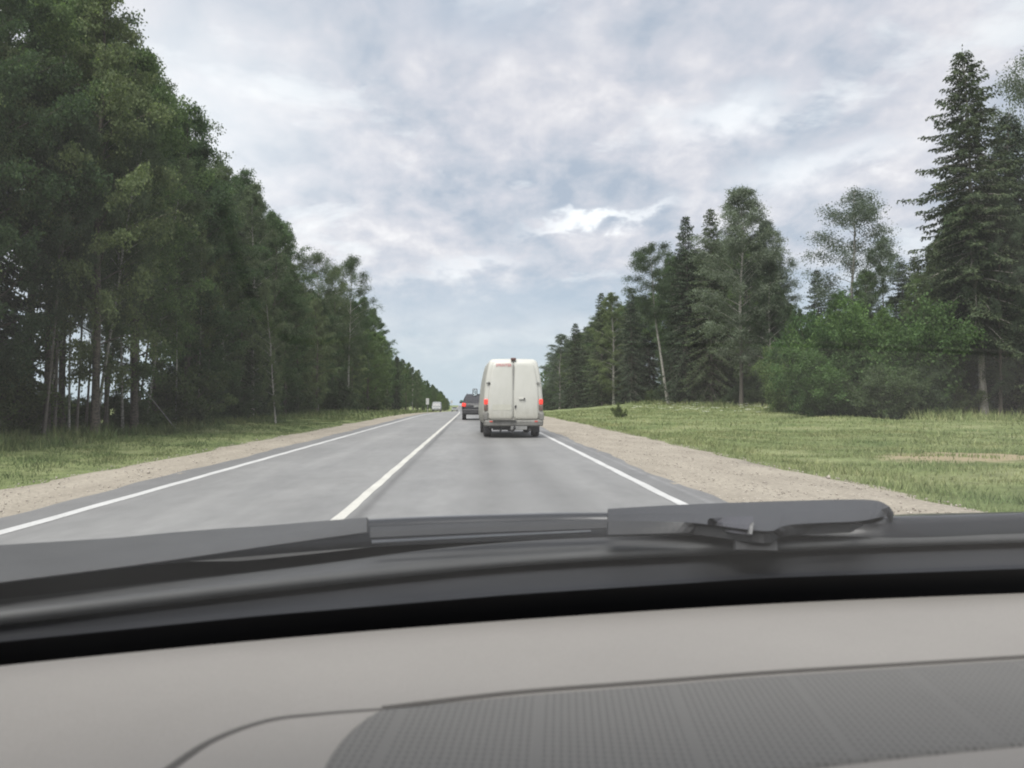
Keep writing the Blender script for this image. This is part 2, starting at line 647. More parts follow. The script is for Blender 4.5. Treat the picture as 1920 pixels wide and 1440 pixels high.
# loose stones on the shoulders
def stones(n):
    side = rng.random(n) < 0.72
    y = 4.5 + 34 * rng.random(n) ** 1.7
    lat = np.where(side, RA0 + 0.05 + (RG0 + 0.2 - RA0) * rng.random(n), LA0 - 0.02 - (LA0 - LG0 + 0.1) * rng.random(n))
    s = 0.006 + 0.014 * rng.random(n) ** 3
    big = rng.random(n) < 0.006
    s[big] *= 2.2
    P = np.stack([lat, y, np.full(n, -0.012) + s * 0.3], 1)
    base = np.array([(1, 0, 0), (0, 1, 0), (-1, 0, 0), (0, -1, 0), (0, 0, .8), (0, 0, -.8)], float)
    f = np.array([(0, 1, 4), (1, 2, 4), (2, 3, 4), (3, 0, 4), (1, 0, 5), (2, 1, 5), (3, 2, 5), (0, 3, 5)])
    a = rng.random(n) * 6.283
    ca, sa = np.cos(a), np.sin(a)
    sc = s[:, None, None] * (0.6 + 0.8 * rng.random((n, 6, 1)))
    Vb = np.repeat(base[None], n, 0) * sc
    x = Vb[:, :, 0] * ca[:, None] - Vb[:, :, 1] * sa[:, None]
    yy = Vb[:, :, 0] * sa[:, None] + Vb[:, :, 1] * ca[:, None]
    Vw = np.stack([x, yy, Vb[:, :, 2]], 2) + P[:, None]
    Fw = f[None] + (np.arange(n) * 6)[:, None, None]
    return Vw.reshape(-1, 3), Fw.reshape(-1, 3)


def stone_mat():
    m, t, b, o = new_mat('stones')
    g = t.nodes.new('ShaderNodeNewGeometry')
    c = ramp(t, g.outputs['Random Per Island'], [(0, (0.25, 0.222, 0.19)), (0.5, (0.33, 0.293, 0.25)), (1, (0.42, 0.385, 0.335))])
    t.links.new(c, b.inputs['Base Color'])
    b.inputs['Roughness'].default_value = 0.9
    return m


sv, sf = stones(12000)
tag(link('gravel_stones', npmesh('gravel_stones', sv, sf), stone_mat()), 'loose pale stones scattered over both gravel shoulders', 'gravel', kind='stuff')


# ------------------------------------------------------------------ grass
def blades(lat, y, h, w):
    n = len(y)
    X = lat + np.array([cx(v) for v in y])
    Z = np.array([ground_z(a, b) for a, b in zip(X, y)])
    a = rng.random(n) * 6.283
    le = rng.random(n) * 6.283
    lm = h * (0.15 + 0.75 * rng.random(n))
    p0 = np.stack([X - np.cos(a) * w, y - np.sin(a) * w, Z - 0.02], 1)
    p1 = np.stack([X + np.cos(a) * w, y + np.sin(a) * w, Z - 0.02], 1)
    p2 = np.stack([X + np.cos(le) * lm, y + np.sin(le) * lm, Z + h], 1)
    Vv = np.stack([p0, p1, p2], 1).reshape(-1, 3)
    return Vv, np.arange(3 * n).reshape(-1, 3)


def grass_field(n, lat0, lat1, y0, y1, hmin, hmax, pw=2.0, edge=None):
    y = y0 + (y1 - y0) * rng.random(n) ** pw
    lat = lat0 + (lat1 - lat0) * rng.random(n)
    cl = np.sin(lat * 1.9 + 2 * np.sin(y * 0.7)) * np.sin(y * 1.3 + 1.5 * np.sin(lat * 0.8)) + 0.6 * np.sin(lat * 5.1 + y * 2.3)
    h = (hmin + (hmax - hmin) * rng.random(n) ** 1.6) * (0.75 + 0.3 * cl.clip(-1, 1))
    if edge is not None:
        k = np.clip(np.abs(lat - edge) / 1.3, 0.35, 1)
        h = h * k
    bare = ((lat - 10.6) / 2.3) ** 2 + ((y - 17.2) / 2.0) ** 2 + 0.9 * cl < 0.9
    keep = ~(bare & (rng.random(n) < 0.9)) & (cl + 2.2 * rng.random(n) > 0.0)
    y, lat, h = y[keep], lat[keep], h[keep]
    w = 0.004 + 0.00055 * y
    return blades(lat, y, h, w)


def grass_mat(name, a, b_, c_):
    m, t, b, o = new_mat(name)
    g = t.nodes.new('ShaderNodeNewGeometry')
    c = ramp(t, g.outputs['Random Per Island'], [(0, a), (0.6, b_), (1, c_)])
    n1 = noise(t, 0.35, 6, 0.6)
    n2 = noise(t, 1.7, 4, 0.6)
    c = mixc(t, 1.0, c, ramp(t, n1, [(0.34, (0.75, 0.85, 0.8)), (0.66, (1.28, 1.14, 1.2))]), 'MULTIPLY')
    c = mixc(t, 1.0, c, ramp(t, n2, [(0.3, 0.8), (0.7, 1.2)]), 'MULTIPLY')
    t.links.new(c, b.inputs['Base Color'])
    b.inputs['Roughness'].default_value = 0.8
    b.inputs['Specular IOR Level'].default_value = 0.15
    return m


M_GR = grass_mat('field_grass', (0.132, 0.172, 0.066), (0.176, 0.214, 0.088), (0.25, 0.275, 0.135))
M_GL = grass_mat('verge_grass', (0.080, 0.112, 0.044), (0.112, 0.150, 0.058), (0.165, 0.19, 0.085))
gp = [grass_field(70000, RG0 - 0.1, 16, 6, 34, 0.03, 0.11, 1.5, RG0 - 0.3), grass_field(60000, RG0, 33, 14, 110, 0.05, 0.20, 1.4, RG0 - 0.3),
      grass_field(14000, 26, 34, 46, 190, 0.35, 0.9, 1.2), grass_field(9000, 5.6, 7.2, 6, 60, 0.05, 0.2, 1.6)]
gv, gf = merge(gp)
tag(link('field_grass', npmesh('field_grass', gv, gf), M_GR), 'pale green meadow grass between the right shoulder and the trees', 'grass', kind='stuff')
gp = [grass_field(60000, -12.5, LG0 + 0.1, 9, 60, 0.03, 0.12, 1.5, LG0 + 0.3), grass_field(14000, -14, -10.5, 14, 80, 0.2, 0.55, 1.3),
      grass_field(9000, -14, LG0, 50, 200, 0.15, 0.5, 1.2)]
gv, gf = merge(gp)
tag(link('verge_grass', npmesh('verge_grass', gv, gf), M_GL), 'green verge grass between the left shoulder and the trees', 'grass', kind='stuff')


# flowering weeds at the far side of the meadow
def umbels(n):
    parts_v, parts_f = [], []
    o = 0
    for i in range(n):
        y = random.uniform(52, 92)
        lat = random.uniform(14, 30) if i % 3 else random.uniform(15, 20)
        x = lat + cx(y)
        z = ground_z(x, y) + random.uniform(0.35, 0.7)
        for k in range(5):
            a, b2, s = random.uniform(-.22, .22), random.uniform(-.22, .22), random.uniform(.04, .10)
            q = [(x + a - s, y + b2, z), (x + a, y + b2 - s, z + .02), (x + a + s, y + b2, z), (x + a, y + b2 + s, z + .03)]
            parts_v += q
            parts_f.append((o, o + 1, o + 2, o + 3))
            o += 4
    return parts_v, parts_f


uv, uf = umbels(90)
tag(link('white_flowers', npmesh('white_flowers', uv, uf), simple('flower_white', (0.55, 0.56, 0.45), 0.8)), 'whitish flower heads in the meadow near the far trees', 'flowers', kind='stuff')


# ------------------------------------------------------------------ tree prototypes
def leaves_from_twigs(start, dirs, length, K, droop, spread, size, hang, asp=0.55):
    """start/dirs (m,3), length (m,) -> quads (verts, faces)"""
    m = len(start)
    s = (rng.random((m, K)) ** 0.8) * length[:, None]
    P = start[:, None] + dirs[:, None] * s[..., None]
    P[..., 2] -= droop * s ** 2
    P = P + rng.normal(0, spread, (m, K, 3))
    P = P.reshape(-1, 3)
    n = len(P)
    u = rng.normal(0, 1, (n, 3))
    u[:, 2] -= hang
    u /= np.linalg.norm(u, axis=1)[:, None]
    w = rng.normal(0, 1, (n, 3))
    w -= (w * u).sum(1)[:, None] * u
    w /= np.linalg.norm(w, axis=1)[:, None]
    sz = size * (0.6 + 0.8 * rng.random(n))
    a = u * sz[:, None]
    b = w * (sz * asp)[:, None]
    Vv = np.stack([P, P + a * .5 + b * .5, P + a, P + a * .5 - b * .5], 1).reshape(-1, 3)
    return Vv, np.arange(4 * n).reshape(-1, 4)


def limb_curve(p, az, el, length, droop, n=6):
    pts = [np.array(p, float)]
    d = np.array([math.cos(az) * math.cos(el), math.sin(az) * math.cos(el), math.sin(el)])
    for i in range(n - 1):
        pts.append(pts[-1] + d * length / (n - 1))
        d = d + np.array([random.uniform(-.12, .12), random.uniform(-.12, .12), -droop / n * (0.5 + i / n)])
        d /= np.linalg.norm(d)
    return np.array(pts)


def deciduous(name, H, Rc, t0, nl, K, size, droop, hang, seed, r0=0.15, twigs=7, peak=0.4, el0=0.9, lean=0.3, open_=0.0, spread=0.13, taper=1.35):
    random.seed(seed)
    global rng
    rng = np.random.default_rng(seed)
    n = 12
    ax, ay = random.uniform(-lean, lean), random.uniform(-lean, lean)
    ph = random.uniform(0, 6)
    tr = np.array([(ax * (i / n) ** 2 + 0.12 * math.sin(ph + i * .9) * i / n, ay * (i / n) ** 2 + 0.12 * math.cos(ph + i * .8) * i / n, H * i / n) for i in range(n + 1)])
    rad = np.array([r0 * (1 - i / n) ** 0.9 + 0.012 for i in range(n + 1)])
    rad[0] *= 1.35
    parts = [tube_np(tr, rad, 8)]
    st, di, le = [], [], []
    for i in range(nl):
        t = t0 + (0.985 - t0) * ((i + random.random() * .6) / nl)
        p = np.array([np.interp(t * n, range(n + 1), tr[:, k]) for k in range(3)])
        q = max(0.0, (t - t0) / (1 - t0))
        prof = (q / peak) ** 0.5 if q < peak else max(0.12, (1 - ((q - peak) / (1.02 - peak)) ** taper))
        ln = Rc * prof * random.uniform(0.7, 1.2)
        if random.random() < open_: continue
        az = i * 2.399 + random.uniform(-.5, .5)
        el = el0 * (0.55 + 0.55 * q) + random.uniform(-.2, .2)
        c = limb_curve(p, az, el, ln * 1.15, droop * 0.9)
        rr = np.linspace(max(0.012, r0 * 0.32 * (1 - t * .7)), 0.008, len(c))
        parts.append(tube_np(c, rr, 4))
        for j in range(twigs + int(ln * 2.2)):
            f = random.uniform(0.25, 1.0) ** 0.8
            b = np.array([np.interp(f * (len(c) - 1), range(len(c)), c[:, k]) for k in range(3)])
            d = np.array([math.cos(az), math.sin(az), 0.25]) + np.array([random.gauss(0, .8), random.gauss(0, .8), random.gauss(0, .5)])
            d /= np.linalg.norm(d)
            st.append(b)
            di.append(d)
            le.append(random.uniform(0.5, 1.0) * (0.7 + 0.12 * Rc) * (1.0 - 0.35 * q))
    st, di, le = np.array(st), np.array(di), np.array(le)
    V, F = leaves_from_twigs(st, di, le, K, droop, spread, size, hang)
    tv, tf = merge(parts)
    return npmesh(name + '_trunk', tv, tf, True), npmesh(name + '_crown', V, F), H


def spruce(name, H, Rc, t0, seed, r0=0.22, dens=1.0, pw=0.8, gap=0.12):
    random.seed(seed)
    rs = np.random.default_rng(seed)
    n = 10
    ph = random.uniform(0, 6)
    tr = np.array([(0.1 * math.sin(ph + i), 0.1 * math.cos(ph + i), H * i / n) for i in range(n + 1)])
    tr[0, :2] = tr[1, :2]
    rad = np.array([r0 * (1 - i / n) + 0.015 for i in range(n + 1)])
    rad[0] *= 1.3
    parts = [tube_np(tr, rad, 8)]
    P, D, S = [], [], []
    z = t0 * H
    wi = 0
    while z < H * 0.995:
        t = z / H
        q = max(0.0, (t - t0) / (1 - t0))
        base = Rc * ((1 - q) ** pw) * (0.75 + 0.25 * min(1, q / 0.12)) + 0.12
        cxy = np.array([np.interp(t * n, range(n + 1), tr[:, k]) for k in range(3)])
        nb = 6 if q < 0.75 else 5
        wmul = random.uniform(0.82, 1.12)
        for k in range(nb):
            if random.random() < gap * (1 - 0.5 * q): continue
            az = k * 6.283 / nb + wi * 0.7 + random.uniform(-.35, .35)
            ln = base * wmul * random.uniform(0.62, 1.18)
            el = -0.35 + 0.9 * q ** 1.3 + random.uniform(-.15, .15)
            m = 6
            c = [cxy.copy()]
            e = el
            for j in range(m):
                d = np.array([math.cos(az) * math.cos(e), math.sin(az) * math.cos(e), math.sin(e)])
                c.append(c[-1] + d * ln / m)
                e += (-0.10 if j < 3 else 0.16)
            c = np.array(c)
            parts.append(tube_np(c[:5], np.linspace(0.02 + 0.012 * ln, 0.008, 5), 3))
            ns = max(5, int(ln * 6.5 * dens))
            for j in range(ns):
                f = (j + random.random()) / ns
                f = 0.12 + 0.88 * f
                b = np.array([np.interp(f * m, range(m + 1), c[:, kk]) for kk in range(3)])
                side = 1 if j % 2 else -1
                tw = (0.20 + 0.5 * ln * 0.33 * (1 - f) + 0.12) * random.uniform(.7, 1.3)
                d = np.array([math.cos(az + side * 0.9), math.sin(az + side * 0.9), -0.45 + random.uniform(-.35, .25)])
                d /= np.linalg.norm(d)
                ne = max(3, int(tw / 0.12))
                for g in range(ne):
                    P.append(b + d * tw * (g / ne))
                    D.append(d)
                    S.append(0.30 * (1 - 0.35 * g / ne))
        z += (0.30 + 0.28 * (1 - q)) * random.uniform(.8, 1.2)
        wi += 1
    # leader
    for g in range(8):
        P.append(np.array([tr[-1][0], tr[-1][1], H - 0.15 * g]))
        D.append(np.array([random.uniform(-.4, .4), random.uniform(-.4, .4), 0.8]))
        S.append(0.22)
    P, D, S = np.array(P), np.array(D), np.array(S)
    m = len(P)
    P = P + rs.normal(0, 0.035, (m, 3))
    D = D + rs.normal(0, 0.38, (m, 3))
    D[:, 2] -= 0.18
    D /= np.linalg.norm(D, axis=1)[:, None]
    w = rs.normal(0, 1, (m, 3))
    w -= (w * D).sum(1)[:, None] * D
    w /= np.linalg.norm(w, axis=1)[:, None]
    a = D * S[:, None]
    b = w * (S * 0.21)[:, None]
    V = np.stack([P, P + a * .45 + b, P + a, P + a * .45 - b], 1).reshape(-1, 3)
    tv, tf = merge(parts)
    return npmesh(name + '_trunk', tv, tf, True), npmesh(name + '_crown', V, np.arange(4 * m).reshape(-1, 4)), H


def bush(name, H, Rw, K, size, seed, nst=16):
    random.seed(seed)
    global rng
    rng = np.random.default_rng(seed)
    parts, st, di, le = [], [], [], []
    for i in range(nst):
        az = i * 2.399
        el = random.uniform(0.55, 1.35)
        ln = H * random.uniform(0.65, 1.05) * (1.0 if el > 0.9 else Rw / H * 1.0)
        c = limb_curve((random.uniform(-.2, .2), random.uniform(-.2, .2), -0.05), az, el, ln, 0.5)
        parts.append(tube_np(c, np.linspace(0.03, 0.006, len(c)), 4))
        for j in range(13):
            f = random.uniform(0.15, 1.0)
            b = np.array([np.interp(f * (len(c) - 1), range(len(c)), c[:, k]) for k in range(3)])
            d = np.array([random.gauss(0, 1), random.gauss(0, 1), random.gauss(.1, .6)])
            d /= np.linalg.norm(d)
            st.append(b)
            di.append(d)
            le.append(random.uniform(.3, .8) * H * .26)
    V, F = leaves_from_twigs(np.array(st), np.array(di), np.array(le), K, 0.15, H * 0.03, size, 0.3, 0.7)
    tv, tf = merge(parts)
    return npmesh(name + '_stems', tv, tf, True), npmesh(name + '_leaves', V, F), H


BIRCH = [deciduous('birch', 18, 3.1, 0.13, 52, 66, 0.112, 1.0, 2.2, s, 0.14, 9, 0.35, 0.95, 0.3, 0.0, 0.10) for s in (3, 5, 8)]
ASPEN = [deciduous('aspen', 17, 3.4, 0.12, 50, 62, 0.120, 0.45, 1.0, s, 0.15, 10, 0.42, 0.8, 0.3, 0.0, 0.12) for s in (13, 17, 23)]
AIRY = [deciduous('airy_birch', 20, 3.3, 0.36, 40, 56, 0.12, 0.9, 1.8, s, 0.15, 8, 0.42, 1.0, 0.6, 0.05, 0.24, 1.7) for s in (31, 37)]
LEANER = [deciduous('leaning_birch', 22, 3.3, 0.56, 36, 64, 0.125, 1.0, 1.8, 41, 0.17, 10, 0.62, 0.7, 1.6, 0.0, 0.24, 1.7)]
DENSE = [deciduous('tall_birch', 24, 4.1, 0.20, 74, 56, 0.125, 0.9, 2.0, 47, 0.13, 9, 0.38, 1.1, 0.3, 0.0, 0.16, 1.5)]
SPRUCE = [spruce('spruce', 22, 4.4, 0.05, s, 0.2, 1.5, 0.66, 0.08) for s in (2, 6, 9)]
TALLTRUNK = [deciduous('bare_stemmed_tree', 17, 3.2, 0.36, 42, 60, 0.115, 0.7, 1.6, s, 0.11, 10, 0.35, 0.85, 0.7) for s in (53, 59)]
BIGSPRUCE = [spruce('big_spruce', 25, 5.2, 0.24, 21, 0.24, 2.1, 0.70, 0.07)]
THICKET = [bush('thicket', 7.0, 3.8, 110, 0.17, s, 36) for s in (4, 14)]
SHRUB = [bush('shrub', 2.6, 1.7, 80, 0.085, s, 18) for s in (24, 34)]
rng = np.random.default_rng(77)
random.seed(99)

_matcopy = {}


def with_mat(me, m):
    """shared mesh data, one copy per material"""
    key = (me.name, m.name)
    if key not in _matcopy:
        if not me.materials:
            me.materials.append(m)
            _matcopy[key] = me
        else:
            c = me.copy()
            c.materials.clear()
            c.materials.append(m)
            _matcopy[key] = c
    return _matcopy[key]


def tree(kind, proto, x, y, h, label, group, leaf, barkm, wide=1.0, rot=None, tilt=(0, 0), z=None, cat='tree', names=('trunk', 'crown')):
    tm, cm, H = proto
    s = h / H
    gz = ground_z(x, y) if z is None else z
    rot = random.uniform(0, 6.283) if rot is None else rot
    e = empty(kind, (x, y, gz - 0.05))
    q = Euler((tilt[0], tilt[1], 0)).to_matrix() @ Matrix.Rotation(rot, 3, 'Z')
    e.rotation_euler = q.to_euler()
    e.scale = (s * wide, s * wide, s)
    tag(e, label, cat, group)
    a = link(names[0], with_mat(tm, barkm), None, e)
    b = link(names[1], with_mat(cm, leaf), None, e)
    return e


def at(px, y):
    """world x of photo column px at distance y"""
    return (px - 890) / FPX * y


def hgt(py, y, gz):
    return (750 - py) / FPX * y + CAM.z - gz


def place(kind, protos, px, y, top, label, leaf, barkm, wide=1.0, group=None, **kw):
    x = at(px, y)
    gz = ground_z(x, y)
    p = protos[random.randrange(len(protos))]
    return tree(kind, p, x, y, hgt(top, y, gz), label, group, leaf, barkm, wide, **kw)


# ---- right side: the trees one can single out
place('spruce_tree', BIGSPRUCE, 1868, 54, 66, 'tall dark spruce with a bare pale lower trunk at the right edge', M_SPRUCE, M_BARK_P, 1.0, rot=0.6, tilt=(0, R(-2.6)))
place('spruce_tree', SPRUCE, 1925, 59, 190, 'dark spruce just behind the tall spruce at the right edge', M_SPRUCE, M_BARK_G, 1.15)
place('birch_tree', AIRY, 1960, 63, 70, 'pale birch behind the right-edge spruces, partly cut off by the frame', M_PALEB, M_BARK_W, 1.0)
place('birch_tree', AIRY, 1608, 72, 352, 'airy birch with see-through crown above the green thicket', M_PALEB, M_BARK_W, 1.45, rot=1.0)
place('birch_tree', ASPEN, 1672, 76, 440, 'darker leafy tree close behind the airy birch on the right', M_ASPEN, M_BARK_D, 0.9)
place('spruce_tree', SPRUCE, 1545, 80, 498, 'small spruce to the left of the airy birch on the right', M_SPRUCE, M_BARK_G, 0.95)
place('leafy_tree', ASPEN, 1745, 66, 510, 'leafy tree between the thicket and the tall right-edge spruce', M_ASPEN, M_BARK_D, 1.0)
place('leafy_tree', ASPEN, 1642, 70, 500, 'dense dark leafy tree right below the airy birch crown', M_ASPEN, M_BARK_D, 0.9)
place('spruce_tree', SPRUCE, 1710, 74, 480, 'dark spruce between the airy birch and the tall right-edge spruce', M_SPRUCE, M_BARK_G, 0.95)
place('leafy_tree', ASPEN, 1510, 78, 575, 'dark leafy tree in the dip left of the small spruce', M_ASPEN, M_BARK_D, 0.95)
place('thicket', THICKET, 1545, 60, 560, 'green leafy thicket, leftmost of those before the airy birch', M_BUSH, M_BARK_D, 0.72, cat='bush', names=('stems', 'leaves'))
place('thicket', THICKET, 1625, 57, 545, 'green leafy thicket right below the airy birch', M_BUSH, M_BARK_D, 0.85, cat='bush', names=('stems', 'leaves'))
place('thicket', THICKET, 1712, 55, 530, 'green leafy thicket next to the tall right-edge spruce', M_BUSH, M_BARK_D, 0.85, cat='bush', names=('stems', 'leaves'))
place('thicket', THICKET, 1575, 54, 640, 'low green bush in front of the thickets on the right', M_BUSH, M_BARK_D, 1.2, cat='bush', names=('stems', 'leaves'))
for px, yy, tp, lb in ((1575, 84, 545, 'dark spruce in the wall of trees left of the airy birch stem'), (1640, 86, 505, 'dark spruce in the wall of trees right behind the airy birch stem'), (1735, 80, 470, 'dark spruce behind the leafy tree next to the right-edge spruce'), (1785, 76, 430, 'dark spruce filling the gap left of the tall right-edge spruce')):
    place('spruce_tree', SPRUCE, px, yy, tp, lb, M_SPRUCE, M_BARK_G, 1.05)
place('thicket', THICKET, 1492, 68, 625, 'loose leafy bush between the tallest birch and the green thickets', M_ASPEN, M_BARK_D, 0.8, cat='bush', names=('stems', 'leaves'))
place('leafy_tree', ASPEN, 1588, 63, 540, 'young leafy tree growing up through the green thickets', M_BUSH, M_BARK_D, 0.95)
place('leafy_tree', ASPEN, 1668, 61, 575, 'young leafy tree among the thickets, below the darker leafy tree', M_BUSH, M_BARK_D, 1.0)
place('leafy_tree', ASPEN, 1530, 62, 610, 'young leafy tree at the left end of the green thickets', M_BUSH, M_BARK_D, 1.0)
place('thicket', THICKET, 1800, 58, 600, 'dark bush close to the left of the bare spruce trunk', M_DARKBUSH, M_BARK_D, 0.6, cat='bush', names=('stems', 'leaves'))
place('thicket', THICKET, 1752, 53, 640, 'dull dark bush at the foot of the tall right-edge spruce', M_DARKBUSH, M_BARK_D, 0.72, cat='bush', names=('stems', 'leaves'))
place('thicket', THICKET, 1680, 51, 672, 'low dark green bush along the meadow below the right thickets', M_DARKBUSH, M_BARK_D, 1.2, cat='bush', names=('stems', 'leaves'))
place('thicket', THICKET, 1975, 58, 640, 'dull bush to the right of the bare spruce trunk', M_DARKBUSH, M_BARK_D, 1.0, cat='bush', names=('stems', 'leaves'))
place('birch_tree', DENSE, 1396, 86, 342, 'tallest birch of the right wood, pale trunk showing in its crown', M_PALEB, M_BARK_O, 1.5, rot=2.0)
place('birch_tree', DENSE, 1446, 88, 405, 'slender birch on the right flank of the tallest birch', M_PALEB, M_BARK_O, 1.15)
place('spruce_tree', SPRUCE, 1466, 99, 462, 'spruce at the right end of the tall right clump', M_SPRUCE, M_BARK_G, 0.85)
place('birch_tree', BIRCH, 1488, 92, 560, 'lower birch in the dip right of the tall clump', M_BIRCH, M_BARK_W, 0.9)
place('spruce_tree', SPRUCE, 1338, 102, 384, 'dark spruce close to the left of the tallest birch', M_SPRUCE, M_BARK_G, 0.95)
place('spruce_tree', SPRUCE, 1292, 108, 398, 'pointed dark spruce standing behind the leaning birch', M_SPRUCE, M_BARK_G, 0.92)
place('leafy_tree', ASPEN, 1262, 120, 470, 'round-topped leafy tree beside the leaning birch', M_ASPEN, M_BARK_D, 0.75)
place('birch_tree', LEANER, 1256, 112, 462, 'leaning birch with long bare white trunk and drooping top', M_BIRCH, M_BARK_W, 1.25, rot=1.2, tilt=(0, R(-9.5)))
place('spruce_tree', SPRUCE, 1186, 138, 535, 'spruce to the left of the leaning birch', M_SPRUCE, M_BARK_G, 0.95)
place('birch_tree', BIRCH, 1152, 152, 545, 'birch between two spruces left of the leaning birch', M_BIRCH, M_BARK_W, 1.35)
place('spruce_tree', SPRUCE, 1130, 160, 546, 'pointed spruce near the left end of the right wood', M_SPRUCE, M_BARK_G, 1.0)
place('spruce_tree', SPRUCE, 1080, 196, 604, 'small-looking spruce second from the left end of the right wood', M_SPRUCE, M_BARK_G, 1.1)
place('birch_tree', BIRCH, 1050, 215, 624, 'pale birch at the left end of the right wood', M_PALEB, M_BARK_W, 1.7)
place('birch_tree', ASPEN, 1021, 330, 694, 'faraway bright tree just right of the white van roof', M_BUSH, M_BARK_D, 1.1)
place('shrub', SHRUB, 1162, 60, 754, 'small round yellow-green shrub standing alone in the far meadow', M_YBUSH, M_BARK_D, 0.9, cat='shrub', names=('stems', 'leaves'))


# ---- right side: the wood behind and between
def rsil(px):
    return np.interp(px, [1020, 1050, 1080, 1130, 1180, 1235, 1290, 1340, 1390, 1440, 1480, 1520, 1560, 1600, 1690, 1730, 1780, 1850, 1950, 2300],
                     [720, 650, 620, 570, 560, 520, 450, 440, 410, 440, 540, 610, 580, 560, 560, 560, 400, 300, 250, 200])


y = 46.0
while y < 420:
    for row, lat0 in enumerate((31.5, 35.0, 39.5, 45.0)):
        if row == 3 and y > 200: continue
        yy = y + random.uniform(-1.6, 1.6) + row * 1.3
        narrow = sstep(150, 320, yy) * 7
        lat = lat0 + random.uniform(-1.2, 1.2) - narrow
        x = lat + cx(yy)
        px = 890 + x / yy * FPX
        if px > 2150: continue
        gz = ground_z(x, yy)
        top = rsil(px) + random.uniform(8, 75) * (60 / max(yy, 60))
        h = hgt(top, yy, gz)
        if row == 0 and (1475 < px or 1350 < px < 1450 or 1225 < px < 1262):
            continue
        h = min(max(h, 5.5), 27)
        if row >= 2 and yy > 160: continue
        zn = ('beside the tall right-edge spruce' if px > 1780 else 'behind the green thickets' if px > 1480 else 'around the tallest birch on the right' if px > 1350
              else 'around the leaning birch on the right' if px > 1215 else 'left of the leaning birch' if px > 1100 else 'at the left end of the right wood')
        rw_ = ('at the front edge', 'in the second rank', 'in the back ranks', 'in the back ranks')[row]
        hw_ = 'tall' if h > 15 else 'middling' if h > 10 else 'low'
        fat = 1 + 0.5 * sstep(120, 180, yy)
        r = random.random()
        if r < 0.50:
            tree('spruce_tree', random.choice(SPRUCE), x, yy, h, '%s dark spruce %s, %s' % (hw_, rw_, zn), '%s spruces %s, %s' % (hw_, zn, rw_), M_SPRUCE, M_BARK_G, random.uniform(.8, 1.1) * max(1, 15 / h) ** 0.5 * fat)
        elif r < 0.78:
            tree('birch_tree', random.choice(BIRCH), x, yy, h, '%s green birch %s, %s' % (hw_, rw_, zn), '%s birches %s, %s' % (hw_, zn, rw_), M_PALEB if random.random() < .35 else M_BIRCH, M_BARK_W if row == 0 and random.random() < .5 else M_BARK_D, random.uniform(.85, 1.1) * max(1, 14 / h) ** 0.5 * fat)
        else:
            tree('leafy_tree', random.choice(ASPEN), x, yy, h, '%s dark leafy tree %s, %s' % (hw_, rw_, zn), '%s leafy trees %s, %s' % (hw_, zn, rw_), M_ASPEN, M_BARK_D, random.uniform(.8, 1.05) * max(1, 14 / h) ** 0.5 * fat)
    y += 4.6 if y < 130 else 8.0
for i in range(46):
    yy = 44 + 150 * (i / 46) ** 1.2 + random.uniform(-1, 1)
    lat = 30.5 + random.uniform(-.8, 2.5) - sstep(150, 320, yy) * 7
    x = lat + cx(yy)
    px = 890 + x / yy * FPX
    zn = ('below the green thickets' if px > 1480 else 'below the tallest birch on the right' if px > 1330 else 'near the foot of the leaning birch' if px > 1200 else 'toward the left end of the right-hand wood')
    if px > 1815 and yy < 56: continue
    if px > 1780: zn = 'at the foot of the right-edge spruces'
    tree('shrub', random.choice(SHRUB), x, yy, random.uniform(1.4, 3.6), 'dark shrub on the meadow edge ' + zn, 'shrubs on the meadow edge ' + zn, M_DARKBUSH, M_BARK_D, 1.2, cat='shrub', names=('stems', 'leaves'))


# ---- left side
def lsil(px):
    return np.interp(px, [-400, 0, 200, 240, 290, 390, 450, 515, 530, 545, 565, 690, 700, 740, 800, 850],
                     [-420, -120, 0, 62, 110, 215, 315, 385, 440, 490, 520, 580, 592, 662, 712, 757])


place('birch_tree', AIRY, 598, 74, 474, 'open-topped birch rising alone above the left tree line', M_BIRCH, M_BARK_W, 1.15)
place('birch_tree', AIRY, 655, 82, 482, 'slim open-topped birch at the step of the left tree line', M_BIRCH, M_BARK_W, 1.05)
place('birch_tree', AIRY, 626, 79, 500, 'thin birch between the two open-topped birches on the left', M_BIRCH, M_BARK_D, 0.95)
place('birch_tree', BIRCH, 195, 26.5, -30, 'near left birch whose hanging twigs show against the sky at the top edge', M_BIRCH, M_BARK_D, 1.05)
place('leafy_tree', ASPEN, 265, 30.5, 100, 'leafy left tree whose fresh green top meets the sky below the hanging birch', M_ASPEN, M_BARK_D, 1.0)
place('leafy_tree', ASPEN, 360, 38, 205, 'leafy left tree at the middle of the sloping tree-top line', M_ASPEN, M_BARK_D, 1.0)
place('birch_tree', BIRCH, 480, 49, 345, 'birch at the lower shoulder of the sloping left tree tops', M_BIRCH, M_BARK_W, 0.9)
place('birch_tree', BIRCH, 522, 44, 520, 'slim birch with white stem leaning at the front of the left wood', M_BIRCH, M_BARK_W, 0.7, tilt=(0, R(-4)))
